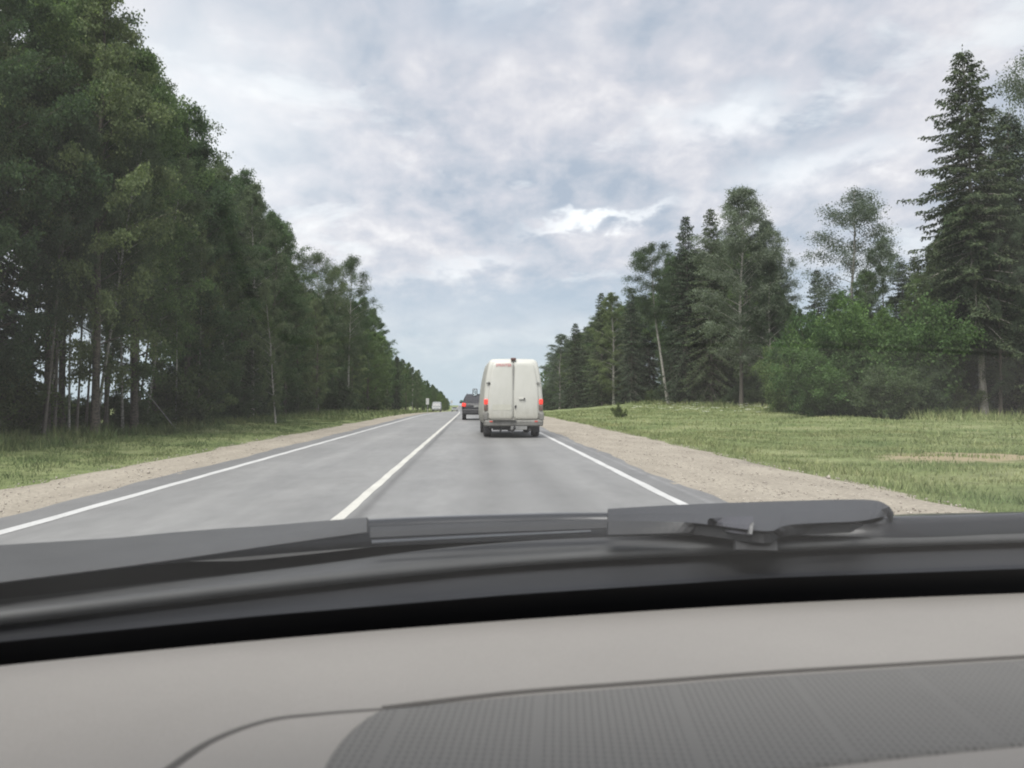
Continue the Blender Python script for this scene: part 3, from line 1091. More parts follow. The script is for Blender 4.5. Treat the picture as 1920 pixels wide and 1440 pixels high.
# fallen-looking slanted birch stem among the dark trunks
place('birch_tree', LEANER, 345, 32, 560, 'slanting thin white birch stem low among the dark left trunks', M_BIRCH, M_BARK_W, 0.5, tilt=(0, R(-38)))
y = 9.0
nleft = 0
while y < 900:
    rows = (-13.2, -15.6, -18.5) if y < 120 else (-13.5, -17.5)
    for row, lat0 in enumerate(rows):
        yy = y + random.uniform(-.9, .9) * (1 if y < 60 else 2) + row * 1.1
        lat = lat0 + random.uniform(-.9, .9)
        x = lat + cx(yy)
        px = 890 + x / yy * FPX
        if px < -650: continue
        gz = ground_z(x, yy)
        top = lsil(px) + random.uniform(-14, 90) * (0.5 + 0.5 * (row == 0)) * (26 / max(26, yy))
        if 100 < px < 250 and row == 0 and random.random() < .4: continue
        h = min(max(hgt(top, yy, gz) * random.uniform(.78 if px > 240 else .97, 1.06 + .06 * sstep(60, 160, yy)), 5.0), 24)
        zn = ('cut by the left edge of the picture' if px < 110 else 'among the bare dark stems of the left wood' if px < 350 else 'left of the slim white-stemmed birch' if px < 500
              else 'left of the open-topped birches' if px < 600 else 'beneath the open-topped birches' if px < 700 else 'beyond the open-topped birches' if px < 790 else 'at the distant end of the left belt')
        rw_ = 'in the front rank' if row == 0 else 'behind the front rank'
        hw_ = 'tall' if h > 15 else 'middling' if h > 10 else 'low'
        r = random.random()
        if 100 < px < 350 and yy < 60:
            if row == 2 and random.random() < .4: continue
            tree('leafy_tree', random.choice(TALLTRUNK), x, yy, max(h, 11), 'dark bare-stemmed tree %s of the near left wood' % rw_, 'bare-stemmed trees %s' % rw_, M_ASPEN if r < .5 else M_BIRCH, M_BARK_D, random.uniform(.9, 1.15))
        elif r < 0.44:
            tree('birch_tree', random.choice(BIRCH), x, yy, h, '%s green birch %s, %s' % (hw_, rw_, zn), '%s birches %s, %s' % (hw_, zn, rw_), M_BIRCH, M_BARK_W if random.random() < .15 and row == 0 else M_BARK_D, random.uniform(.85, 1.1) * max(1, 13 / h) ** 0.5)
        elif r < 0.88:
            tree('leafy_tree', random.choice(ASPEN), x, yy, h, '%s dark leafy tree %s, %s' % (hw_, rw_, zn), '%s leafy trees %s, %s' % (hw_, zn, rw_), M_ASPEN, M_BARK_D, random.uniform(.85, 1.1) * max(1, 13 / h) ** 0.5)
        else:
            tree('spruce_tree', random.choice(SPRUCE), x, yy, h * 0.85, 'dark spruce %s, %s' % (rw_, zn), 'spruces %s, %s' % (zn, rw_), M_SPRUCE, M_BARK_G, random.uniform(.85, 1.1))
        nleft += 1
    y += 3.0 if y < 60 else (4.5 if y < 120 else (8 if y < 250 else 20))
for i in range(60):
    yy = 12 + 110 * (i / 60) ** 1.3 + random.uniform(-.6, .6)
    lat = -12.6 - random.uniform(-.3, 3.0)
    x = lat + cx(yy)
    px = 890 + x / yy * FPX
    if 60 < px < 340 and random.random() < 0.8: continue
    zn = ('at the left edge of the picture' if px < 110 else 'between the bare dark stems' if px < 350 else 'left of the slim white-stemmed birch' if px < 500 else 'right of the slim white-stemmed birch' if px < 620 else 'far along the left verge')
    tree('shrub', random.choice(SHRUB), x, yy, random.uniform(1.1, 3.4) * (0.6 if yy < 24 else 1), 'dark shrub under the left trees ' + zn, 'shrubs under the left trees ' + zn, M_DARKBUSH, M_BARK_D, 1.15, cat='shrub', names=('stems', 'leaves'))
for i in range(20):
    px = 95 + 320 * i / 20 + random.uniform(-8, 8)
    lat = -12.4 - random.uniform(0, 2.2)
    yy = lat / (px - 890) * FPX
    tree('leafy_tree', TALLTRUNK[i % 2], lat, yy, random.uniform(9.5, 12.5), 'thin leaning %s tree at the front of the near left wood' % ('grey-stemmed' if i % 3 else 'pale-stemmed'), 'thin leaning trees at the front of the left wood, %s' % ('grey' if i % 3 else 'pale'),
         M_BIRCH, M_BARK_G if i % 3 else M_BARK_W, random.uniform(.5, .75), tilt=(R(random.uniform(-5, 5)), R(random.uniform(-3, 11))))
for i in range(34):
    yy = 14 + 26 * i / 34 + random.uniform(-.6, .6)
    x = -15.5 - random.uniform(0, 5.5)
    tree('shrub', random.choice(SHRUB), x, yy, random.uniform(1.0, 1.7), 'low dark shrub behind the bare stems of the left wood', 'low shrubs behind the bare left stems', M_DARKBUSH, M_BARK_D, 1.7, cat='shrub', names=('stems', 'leaves'))


# ------------------------------------------------------------------ vehicles
def ring_pts(hw, y0, y1, r, z, n=5):
    """rounded rectangle seen from above"""
    pts = []
    for (cxn, cyn, a0) in ((hw - r, y1 - r, 0), (-hw + r, y1 - r, 90), (-hw + r, y0 + r, 180), (hw - r, y0 + r, 270)):
        for k in range(n + 1):
            a = R(a0 + 90 * k / n)
            pts.append((cxn + r * math.cos(a), cyn + r * math.sin(a), z))
    return pts


def loft(levels, r=0.12):
    V, F = [], []
    for lv in levels:
        z, hw, y0, y1 = lv[:4]
        rr = lv[4] if len(lv) > 4 else r
        V += ring_pts(hw, y0, y1, rr, z)
    n = 24
    for i in range(len(levels) - 1):
        for j in range(n):
            k = (j + 1) % n
            F.append((i * n + j, i * n + k, (i + 1) * n + k, (i + 1) * n + j))
    F.append(tuple(range(n))[::-1])
    m = (len(levels) - 1) * n
    F.append(tuple(range(m, m + n)))
    return V, F


def wheel(parent, x, y, r, w, tyre_m, rim_m, side):
    e = bmesh.new()
    prof = [(r * .62, w * .5), (r * .93, w * .5), (r, w * .34), (r, -w * .34), (r * .93, -w * .5), (r * .62, -w * .5)]
    seg = 28
    V, F = [], []
    for i in range(seg):
        a = 6.2832 * i / seg
        for (rr, xx) in prof:
            V.append((xx, rr * math.cos(a), rr * math.sin(a)))
    k = len(prof)
    for i in range(seg):
        for j in range(k):
            F.append((i * k + j, i * k + (j + 1) % k, ((i + 1) % seg) * k + (j + 1) % k, ((i + 1) % seg) * k + j))
    e.free()
    w_o = bpy.data.objects.new('wheel', None)
    COL.objects.link(w_o)
    w_o.parent = parent
    w_o.location = (x, y, r)
    link('tyre', pymesh('tyre', V, F, True), tyre_m, w_o)
    bm = bmesh.new()
    add_cyl(bm, (side * w * .1, 0, 0), r * .63, r * .63, w * .5, 'X', 24)
    add_cyl(bm, (side * w * .38, 0, 0), r * .2, r * .16, w * .1, 'X', 12)
    link('rim', bm_mesh('rim', bm, False, 0.008), rim_m, w_o)
    return w_o


M_VANWHITE = simple('van_white_paint', (0.50, 0.50, 0.465), 0.45, 0, 0.05, 2.5, coat=0.15)
def van_paint():
    m, t, b, o = new_mat('van_white_paint')
    tcn = t.nodes.new('ShaderNodeTexCoord')
    sp = t.nodes.new('ShaderNodeSeparateXYZ')
    t.links.new(tcn.outputs['Object'], sp.inputs[0])
    n1 = noise(t, 1.8, 5)
    n2 = noise(t, 7.0, 6, 0.65, mapping=(1.6, 1.6, 0.5))
    n3 = noise(t, 40.0, 4, 0.7)
    c = ramp(t, n1, [(0.3, (0.475, 0.475, 0.44)), (0.7, (0.515, 0.513, 0.48))])
    # road film thrown up from the wheels, streaked
    lim = mathn(t, 'ADD', sp.outputs[2], mathn(t, 'MULTIPLY', mathn(t, 'SUBTRACT', n2, 0.5), 1.1))
    film = ramp(t, mathn(t, 'DIVIDE', lim, 2.0), [(0.32, 0.72), (0.56, 0.26), (0.9, 0.06)])
    c = mixc(t, film, c, (0.30, 0.29, 0.245))
    sp_ = ramp(t, n3, [(0.60, 0.0), (0.72, 0.4)])
    c = mixc(t, mathn(t, 'MULTIPLY', sp_, film), c, (0.12, 0.11, 0.095))
    t.links.new(c, b.inputs['Base Color'])
    t.links.new(ramp(t, film, [(0, 0.38), (0.6, 0.75)]), b.inputs['Roughness'])
    return m


M_VANWHITE = van_paint()
M_DIRT = simple('van_dirty_plastic', (0.16, 0.157, 0.145), 0.75, 0, 0.3, 6)
M_RUBBER = simple('tyre_rubber', (0.028, 0.028, 0.03), 0.85, 0, 0.2, 12)
M_RIM = simple('steel_rim', (0.22, 0.22, 0.22), 0.5, 0.6, 0.2)
M_BLACKPL = simple('black_plastic', (0.03, 0.03, 0.033), 0.55, 0, 0.15)
M_GLASSD = simple('dark_glass', (0.015, 0.017, 0.02), 0.12, 0, 0.05)
M_PLATE = simple('plate_grey', (0.22, 0.22, 0.215), 0.6, 0, 0.2, 9)
M_SEAM = simple('seam_grey', (0.22, 0.22, 0.21), 0.8)
M_TAN = simple('road_dust', (0.43, 0.425, 0.37), 0.8, 0, 0.06, 5)
M_REDTXT = simple('red_lettering', (0.60, 0.17, 0.19), 0.6)
M_REDDK = simple('red_reflector', (0.45, 0.07, 0.05), 0.3)


def lamp_mat(name, col, strength):
    m, t, b, o = new_mat(name)
    b.inputs['Base Color'].default_value = (*col, 1)
    b.inputs['Roughness'].default_value = 0.2
    b.inputs['Emission Color'].default_value = (1.0, 0.075, 0.05, 1)
    n = noise(t, 9, 3)
    t.links.new(ramp(t, n, [(0.3, strength * 0.6), (0.7, strength)]), b.inputs['Emission Strength'])
    return m


M_BRAKE = lamp_mat('lit_red_lamp', (0.5, 0.03, 0.022), 0.24)
M_LENSDK = simple('smoked_lens', (0.12, 0.075, 0.062), 0.25, 0, 0.2)

VAN_Y = 26.5
van = empty('van', (1.245, VAN_Y, 0), (0, 0, R(1.3)))
tag(van, 'dirty white high-roof panel van ahead in our lane, brake lamps on', 'van')
vlv = [(0.42, 0.90, 0.03, 5.7, .10), (0.50, 0.945, 0.0, 5.75, .12), (0.75, 0.965, 0.0, 5.75, .12), (1.0, 0.965, 0.0, 5.65, .12), (1.25, 0.955, 0.0, 5.1, .12), (1.6, 0.93, 0.02, 4.75, .12), (1.95, 0.885, 0.04, 4.45, .10),
       (2.25, 0.828, 0.06, 4.15, .10), (2.42, 0.785, 0.08, 4.0, .10), (2.50, 0.74, 0.11, 3.9, .12), (2.54, 0.67, 0.17, 3.75, .15), (2.556, 0.50, 0.32, 3.5, .2)]
bv, bf = loft(vlv)
link('body', pymesh('body', bv, bf, True), M_VANWHITE, van)


def hw_at(z):
    return float(np.interp(z, [l[0] for l in vlv], [l[1] for l in vlv]))


def yr_at(z):
    return float(np.interp(z, [l[0] for l in vlv], [l[2] for l in vlv]))


def rear_door(side):
    zs = [0.60, 0.64, 0.72, 1.0, 1.3, 1.6, 1.9, 2.15, 2.32, 2.40, 2.44]
    V, F = [], []
    for i, z in enumerate(zs):
        out = hw_at(z) - 0.135 - (0.05 if i == 0 else (0.09 if i == len(zs) - 1 else (0.03 if i == len(zs) - 2 else 0)))
        if z > 0.88 and z < 1.24: out = min(out, hw_at(z) - 0.155)
        inn = 0.007 + (0.05 if i == 0 else (0.015 if i == 1 else 0))
        y0 = yr_at(z)
        for j, f in enumerate((0, 0.08, 0.3, 0.6, 0.9, 1.0)):
            xx = inn + (out - inn) * f
            yb = -0.030 - 0.012 * (1 - (2 * f - 1) ** 2)
            V.append((side * xx, y0 + yb + (0.012 if j in (0, 5) or i in (0, len(zs) - 1) else 0), z))
        for f in (1.0, 0.0):
            V.append((side * (inn + (out - inn) * f), y0 + 0.02, z))
    n = 8
    for i in range(len(zs) - 1):
        for j in range(n):
            k = (j + 1) % n
            F.append((i * n + j, i * n + k, (i + 1) * n + k, (i + 1) * n + j))
    F.append(tuple(range(n)))
    F.append(tuple(range((len(zs) - 1) * n, len(zs) * n)))
    bm = bmesh.new()
    vs = [bm.verts.new(v) for v in V]
    for f in F: bm.faces.new([vs[i] for i in f])
    me = bm_mesh('rear_door', bm, True)
    return link('rear_door', me, M_VANWHITE, van)


dl = rear_door(-1)
dr = rear_door(1)
box_obj('door_seam', (0, 0.012, 1.50), (0.03, 0.03, 1.70), M_SEAM, van)
# lettering along the top of the left door
cu = bpy.data.curves.new('lettering', 'FONT')
cu.body = 'SPRINTER'
cu.size = 0.125
cu.align_x = 'CENTER'
cu.extrude = 0.002
to = bpy.data.objects.new('tmp_text', cu)
COL.objects.link(to)
dg = bpy.context.evaluated_depsgraph_get()
tm = bpy.data.meshes.new_from_object(to.evaluated_get(dg))
bpy.data.objects.remove(to)
w0 = max(v.co.x for v in tm.vertices) - min(v.co.x for v in tm.vertices)
lt = link('lettering', tm, M_REDTXT, dl)
lt.scale = (0.50 / w0, 1, 1)
lt.location = (-0.315, yr_at(2.33) - 0.052, 2.30)
lt.rotation_euler = (R(90), 0, 0)
# dusty smudge panel, where a plate used to sit
st = box_obj('dust_patch', (-0.37, -0.0425, 0.985), (0.60, 0.002, 0.18), M_TAN, dl, 0.0005)
for s in (-1, 1):
    dd = dl if s < 0 else dr
    for z in (0.80, 1.76):
        bm = bmesh.new()
        add_box(bm, (s * (hw_at(z) - .10), yr_at(z) - .035, z), (.13, .03, .035))
        add_cyl(bm, (s * (hw_at(z) - .12), yr_at(z) - .045, z), .018, .018, .08, 'Z', 10)
        link('hinge', bm_mesh('hinge', bm, False, .004), M_BLACKPL if (s < 0 and z > 1) else M_SEAM, dd)
    # tail lamp: lit upper, smoked lower
    lv = [(0.86, 0), (1.25, 0)]
    e = bpy.data.objects.new('tail_lamp', None)
    COL.objects.link(e)
    e.parent = van
    for nm, z0, z1, mm in (('brake_lens', 1.075, 1.25, M_BRAKE), ('smoked_lens', 0.875, 1.07, M_LENSDK)):
        bm = bmesh.new()
        add_box(bm, (s * 0.885, 0.025, (z0 + z1) / 2), (0.125, 0.11, z1 - z0))
        me = bm_mesh(nm, bm, True, 0.025, 3)
        link(nm, me, mm, e)
bm = bmesh.new()
add_box(bm, (0.27, -0.055, 1.26), (0.20, 0.05, 0.055))
link('door_handle', bm_mesh('door_handle', bm, False, .012), M_VANWHITE, dr)
bm = bmesh.new()
add_cyl(bm, (0.345, -0.065, 1.265), .028, .024, .05, 'Y', 14)
add_box(bm, (0.33, -0.06, 1.24), (.05, .03, .03))
link('lock', bm_mesh('lock', bm), M_BLACKPL, dr)
bm = bmesh.new()
add_box(bm, (0.055, -0.05, 1.005), (.045, .03, .085))
add_box(bm, (0.075, -0.055, 1.03), (.05, .02, .03))
link('latch', bm_mesh('latch', bm, False, .006), M_BLACKPL, dr)
bm = bmesh.new()
add_box(bm, (0.0, 0.06, 2.535), (.17, .10, .085))
link('roof_lamp', bm_mesh('roof_lamp', bm, False, .02), simple('roof_lamp_red', (0.10, 0.045, 0.04), 0.3), van)
# bumper: step in the middle, wrapped corners
bm = bmesh.new()
bvv, bff = loft([(0.385, 0.93, -0.06, 0.34, .09), (0.42, 0.955, -0.09, 0.36, .1), (0.53, 0.965, -0.095, 0.36, .1), (0.575, 0.955, -0.07, 0.35, .1)])
link('bumper', pymesh('bumper', bvv, bff), M_DIRT, van)
for s in (-1, 1):
    bm = bmesh.new()
    add_box(bm, (s * 0.90, 0.06, 0.70), (0.155, 0.28, 0.245))
    link('corner_guard', bm_mesh('corner_guard', bm, True, 0.03, 3), M_DIRT, van)
    box_obj('reflector', (s * 0.72, -0.098, 0.535), (0.10, 0.012, 0.045), M_REDDK, van, .004)
box_obj('step_plate', (-0.30, -0.13, 0.592), (0.75, 0.11, 0.02), M_DIRT, van, .005)
bm = bmesh.new()
add_box(bm, (0.17, -0.06, 0.33), (0.52, 0.02, 0.115))
link('number_plate', bm_mesh('number_plate', bm, False, .004), M_PLATE, van)
bm = bmesh.new()
add_box(bm, (0.0, 0.45, 0.29), (1.3, .07, .09))
add_box(bm, (0.02, -0.02, 0.30), (.07, .5, .06), Matrix.Rotation(R(-8), 3, 'X'))
add_cyl(bm, (0.02, -0.27, 0.37), .028, .028, .09, 'Z', 12)
add_box(bm, (-0.40, 0.15, 0.27), (.05, .25, .17), Matrix.Rotation(R(12), 3, 'Y'))
add_box(bm, (-0.06, 0.1, 0.24), (.05, .3, .16), Matrix.Rotation(R(-35), 3, 'Y'))
link('tow_bar', bm_mesh('tow_bar', bm, False, .005), M_BLACKPL, van)
bm = bmesh.new()
add_cyl(bm, (0.52, 0.35, 0.26), .04, .04, .8, 'Y', 14)
add_cyl(bm, (0.52, 0.9, 0.28), .11, .11, .5, 'Y', 14)
link('exhaust', bm_mesh('exhaust', bm), M_BLACKPL, van)
bm = bmesh.new()
add_box(bm, (0, 2.8, 0.38), (1.5, 5.0, .16))
add_cyl(bm, (0, 1.15, .34), .06, .06, 1.5, 'X', 12)
add_cyl(bm, (0, 1.15, .34), .16, .16, .22, 'X', 12)
link('chassis', bm_mesh('chassis', bm), M_BLACKPL, van)
for s in (-1, 1):
    wheel(van, s * 0.80, 1.15, 0.335, 0.235, M_RUBBER, M_RIM, s)
    wheel(van, s * 0.81, 4.75, 0.335, 0.215, M_RUBBER, M_RIM, s)
    box_obj('mud_flap', (s * 0.79, 0.72, 0.30), (0.24, 0.012, 0.30), M_BLACKPL, van)
    bm = bmesh.new()
    add_box(bm, (s * 1.13, 4.55, 1.50), (.18, .14, .29))
    me = link('wing_mirror', bm_mesh('wing_mirror', bm, True, .04, 3), M_BLACKPL, van)
    bm = bmesh.new()
    add_box(bm, (s * 1.13, 4.474, 1.50), (.13, .008, .23))
    link('mirror_glass', bm_mesh('mirror_glass', bm), simple('mirror_silver', (0.55, 0.58, 0.6), .08, 1.0, .02), me)
    bm = bmesh.new()
    add_box(bm, (s * 1.0, 4.6, 1.42), (.22, .05, .05))
    link('mirror_arm', bm_mesh('mirror_arm', bm), M_BLACKPL, me)
bm = bmesh.new()
add_box(bm, (0, 4.58, 1.72), (1.5, .015, .62), Matrix.Rotation(R(-38), 3, 'X'))
link('windscreen', bm_mesh('windscreen', bm), M_GLASSD, van)

# ---- dark suv ahead of the van
M_SUV = simple('suv_dark_paint', (0.024, 0.024, 0.029), 0.45, 0.0, 0.08, 3, coat=0.08)
suv = empty('suv', (0.15, 50.0, rz(50)), (0, 0, R(0.6)))
tag(suv, 'dark grey suv half hidden in front of the white van, red tail lamp lit', 'car')
slv = [(0.33, 0.80, .10, 4.4, .15), (0.45, 0.90, .01, 4.55, .2), (0.75, 0.925, 0, 4.58, .2), (0.98, 0.925, .02, 4.5, .2), (1.02, 0.90, .05, 3.45, .2),
       (1.25, 0.82, .16, 3.0, .2), (1.45, 0.73, .32, 2.6, .2), (1.55, 0.66, .50, 2.3, .2), (1.59, 0.52, .75, 2.0, .25)]
sv_, sf_ = loft(slv)
link('body', pymesh('body', sv_, sf_, True), M_SUV, suv)
V = []
for z, k in ((1.02, .80), (1.25, .72), (1.44, .62)):
    yb = float(np.interp(z, [l[0] for l in slv], [l[2] for l in slv])) - .012
    V += [(-k, yb, z), (k, yb, z), (-k, yb + .03, z), (k, yb + .03, z)]
F = [(0, 1, 5, 4), (4, 5, 9, 8), (2, 6, 7, 3), (6, 10, 11, 7), (0, 4, 6, 2), (4, 8, 10, 6), (1, 3, 7, 5), (5, 7, 11, 9), (8, 9, 11, 10), (0, 2, 3, 1)]
link('rear_window', pymesh('rear_window', V, F), simple('tinted_rear_glass', (0.040, 0.040, 0.047), 0.55, 0, 0.05, spec=0.15), suv)
for s in (-1, 1):
    bm = bmesh.new()
    add_box(bm, (s * 0.80, 0.03, 0.93), (0.24, 0.14, 0.22), Matrix.Rotation(s * R(-8), 3, 'Y'))
    link('tail_lamp', bm_mesh('tail_lamp', bm, True, .04, 3), M_BRAKE, suv)
    wheel(suv, s * 0.78, 0.75, 0.36, 0.25, M_RUBBER, M_RIM, s)
    wheel(suv, s * 0.78, 3.6, 0.36, 0.25, M_RUBBER, M_RIM, s)
    bm = bmesh.new()
    add_cyl(bm, (s * .60, 1.3, 1.615), .02, .02, 1.5, 'Y', 10)
    add_box(bm, (s * .60, .62, 1.59), (.04, .06, .06))
    add_box(bm, (s * .60, 2.0, 1.59), (.04, .06, .06))
    link('roof_rail', bm_mesh('roof_rail', bm), M_BLACKPL, suv)
    bm = bmesh.new()
    add_box(bm, (s * 1.0, 2.9, 1.08), (.18, .12, .14))
    link('wing_mirror', bm_mesh('wing_mirror', bm, True, .03), M_SUV, suv)
bvv, bff = loft([(0.38, 0.85, -0.04, .3, .12), (0.42, 0.90, -0.07, .3, .12), (0.62, 0.91, -0.07, .3, .12), (0.66, 0.90, -0.03, .3, .12)])
link('bumper', pymesh('bumper', bvv, bff), M_BLACKPL, suv)
box_obj('number_plate', (0.05, -0.012, 0.84), (0.52, 0.02, 0.12), M_PLATE, suv, .003)
box_obj('plate_trim', (0.05, -0.004, 0.915), (0.9, 0.03, 0.035), M_RIM, suv, .005)

# ---- far traffic and roadside bits on the left
M_PALE = simple('pale_grey_paint', (0.20, 0.212, 0.212), 0.5)


def small_car(name, x, y, label, kind):
    e = empty(name, (x, y, rz(y)))
    tag(e, label, 'van' if kind == 'van' else 'car')
    if kind == 'van':
        lv = [(.35, .85, 0, 4.8, .12), (.5, .93, -.03, 4.85, .12), (1.0, .94, .1, 4.85, .12), (1.15, .92, .7, 4.85, .12), (1.75, .86, 1.2, 4.8, .12), (2.0, .76, 1.5, 4.7, .15), (2.05, .6, 1.8, 4.5, .2)]
        V, F = loft(lv)
        link('body', pymesh('body', V, F, True), M_PALE, e)
        box_obj('windscreen', (0, .93, 1.46), (1.5, .02, .66), M_GLASSD, e, 0, Matrix.Rotation(R(-38), 3, 'X'))
    else:
        lv = [(.3, .78, .05, 4.1, .15), (.5, .85, 0, 4.15, .18), (.75, .85, .03, 4.1, .18), (.9, .84, 1.0, 3.9, .18), (1.2, .72, 1.7, 3.3, .18), (1.38, .6, 2.0, 2.9, .2)]
        V, F = loft(lv)
        link('body', pymesh('body', V, F, True), M_PALE, e)
        box_obj('windscreen', (0, 1.33, 1.08), (1.25, .02, .75), M_GLASSD, e, 0, Matrix.Rotation(R(-62), 3, 'X'))
    for s in (-1, 1):
        box_obj('headlight', (s * .66, -.02, .72), (.22, .06, .13), simple('headlight_glass', (.7, .7, .66), .15), e, .02)
        wheel(e, s * .74, .85, .31, .2, M_RUBBER, M_RIM, s)
        wheel(e, s * .74, 3.5, .31, .2, M_RUBBER, M_RIM, s)
    return e


small_car('parked_van', cx(168) - 6.05, 168, 'pale grey van far off at the left roadside beyond the white post sign', 'van')
small_car('oncoming_car', cx(250) - 2.9, 250, 'tiny pale oncoming car far down the left lane', 'car')
M_SIGN = simple('sign_white', (0.40, 0.41, 0.40), 0.5)
M_POST = simple('galvanised_post', (0.30, 0.31, 0.31), 0.5, 0.5)


def road_sign(x, y, h, w, ph, label, mface, z0=None):
    e = empty('road_sign', (x, y, ground_z(x, y)))
    tag(e, label, 'sign')
    bm = bmesh.new()
    add_cyl(bm, (0, 0.04, h / 2), .035, .035, h, 'Z', 10)
    link('post', bm_mesh('post', bm), M_POST, e)
    box_obj('sign_plate', (0, -0.01, h - ph / 2), (w, .03, ph), mface, e, .01)
    return e


road_sign(at(802, 112), 112, 2.0, .42, .85, 'narrow white upright sign at the edge of the far left verge', M_SIGN)
road_sign(at(847, 215), 215, 3.0, .55, .75, 'tiny white sign beside the distant left tree line', M_SIGN)
road_sign(at(865.5, 240), 240, 3.4, .8, .75, 'tiny green sign just left of the dark suv', simple('sign_green', (0.05, 0.20, 0.12), .5))

# ------------------------------------------------------------------ own car: dashboard, cowl, wipers, windscreen
car = empty('car', (0.1, 0.6, 0.0))
tag(car, 'car the picture is taken from, beige dashboard and wipers in the foreground', 'car')
Mi = Matrix.Translation((-0.1, -0.6, 0))


def cobj(name, V, F, m, parent=car, smooth=True, solid=0.0, sub=0):
    if parent is car:
        V = [Mi @ Vector(v) for v in V]
    else:
        V = [Mi @ Vector(v) for v in V]
    o = link(name, pymesh(name, V, F, smooth), m, parent)
    if solid:
        md = o.modifiers.new('solid', 'SOLIDIFY')
        md.thickness = solid
        md.offset = -1
    return o


def poly(pts, n):
    """resample a polyline given as (px, py) smoothly to n points by px"""
    pts = np.array(pts, float)
    s = np.concatenate([[0], np.cumsum(np.hypot(*np.diff(pts, axis=0).T))])
    # catmull-rom
    out = []
    for t in np.linspace(0, s[-1], n):
        i = min(max(np.searchsorted(s, t) - 1, 0), len(pts) - 2)
        u = (t - s[i]) / (s[i + 1] - s[i])
        p0, p1, p2, p3 = pts[max(i - 1, 0)], pts[i], pts[i + 1], pts[min(i + 2, len(pts) - 1)]
        out.append(0.5 * ((2 * p1) + (-p0 + p2) * u + (2 * p0 - 5 * p1 + 4 * p2 - p3) * u * u + (-p0 + 3 * p1 - 3 * p2 + p3) * u ** 3))
    return np.array(out)


def sheet(rows):
    n = len(rows[0])
    V = [v for r in rows for v in r]
    F = [(i * n + j, i * n + j + 1, (i + 1) * n + j + 1, (i + 1) * n + j) for i in range(len(rows) - 1) for j in range(n - 1)]
    return V, F


def edge3(pts, z, n=64):
    zz = (lambda px: z) if not callable(z) else z
    return [bp(p[0], p[1], zz(p[0])) for p in poly(pts, n)]


DZ = 0.955
E_DASH = [(-420, 1312), (-200, 1270), (0, 1243), (480, 1196), (960, 1158), (1440, 1128), (1920, 1108), (2200, 1099), (2500, 1092)]
dash_far = edge3(E_DASH, DZ)


def dash_mat(name, base, perf):
    m, t, b, o = new_mat(name)
    n1 = noise(t, 3.0, 4)
    n2 = noise(t, 420, 3, 0.6)
    c = ramp(t, n1, [(0.3, tuple(x * .95 for x in base)), (0.7, tuple(x * 1.05 for x in base))])
    c = mixc(t, 1.0, c, ramp(t, noise(t, 650, 3, 0.7), [(0.3, 0.90), (0.7, 1.10)]), 'MULTIPLY')
    h = n2
    if perf:
        tcn = t.nodes.new('ShaderNodeTexCoord')
        mp = t.nodes.new('ShaderNodeMapping')
        mp.inputs['Rotation'].default_value = (0, 0, R(6))
        t.links.new(tcn.outputs['Object'], mp.inputs[0])
        sp = t.nodes.new('ShaderNodeSeparateXYZ')
        t.links.new(mp.outputs[0], sp.inputs[0])
        kx, ky = 2 * math.pi / 0.0064, 2 * math.pi / 0.0088
        sx = mathn(t, 'SINE', mathn(t, 'MULTIPLY', sp.outputs[0], kx))
        sy = mathn(t, 'SINE', mathn(t, 'MULTIPLY', sp.outputs[1], ky))
        d = mathn(t, 'ADD', mathn(t, 'MULTIPLY', sx, 0.7), mathn(t, 'MULTIPLY', sy, 0.45))
        hole = ramp(t, d, [(0.25, 0.0), (0.8, 1.0)])
        c = mixc(t, mathn(t, 'MULTIPLY', hole, 0.52), c, mixc(t, 1.0, c, (0.35, 0.35, 0.35), 'MULTIPLY'))
        # smooth unperforated ribs across the panel
        fx = mathn(t, 'FRACT', mathn(t, 'DIVIDE', mathn(t, 'ADD', sp.outputs[0], 0.412), 0.118))
        rib = mathn(t, 'LESS_THAN', fx, 0.06)
        c = mixc(t, rib, c, mixc(t, 1.0, ramp(t, n1, [(0.3, tuple(x * 0.95 for x in base)), (0.7, tuple(x * 1.0 for x in base))]), (1, 1, 1), 'MULTIPLY'))
        h = mathn(t, 'MULTIPLY', d, mathn(t, 'MULTIPLY', mathn(t, 'SUBTRACT', rib, 1.0), 0.5))
    t.links.new(c, b.inputs['Base Color'])
    b.inputs['Roughness'].default_value = 0.62
    b.inputs['Specular IOR Level'].default_value = 0.3
    bump(t, b, h, 0.25 if not perf else 0.4, 0.0006 if not perf else 0.0012)
    return m


M_DASH = dash_mat('dash_beige', (0.250, 0.236, 0.220), False)
M_PERF = dash_mat('dash_knit_grey', (0.146, 0.142, 0.135), True)
M_GROOVE = simple('groove_shadow_plastic', (0.075, 0.070, 0.065), 0.8)
M_COWL = simple('cowl_plastic', (0.044, 0.045, 0.046), 0.55, 0, 0.12, 9, bmp=0.2, bscale=300)
M_COWLD = simple('cowl_recess_plastic', (0.022, 0.0225, 0.024), 0.6, 0, 0.12, 9)
M_BLACKR = simple('windscreen_black_band', (0.006, 0.006, 0.007), 0.5, 0, 0.1, spec=0.2)
M_ARM = simple('wiper_arm_grey', (0.052, 0.053, 0.054), 0.55, 0, 0.1, 14)
M_FRAME = simple('windscreen_rubber', (0.006, 0.0063, 0.008), 0.6, 0, 0.1)
M_WIPER = simple('wiper_black', (0.027, 0.028, 0.031), 0.5, 0, 0.1, 14)
M_BONNET = simple('bonnet_dark_paint', (0.026, 0.027, 0.03), 0.3, 0.2, 0.05, coat=0.3)
M_STEEL = simple('wiper_steel', (0.16, 0.165, 0.17), 0.3, 0.9, 0.1)

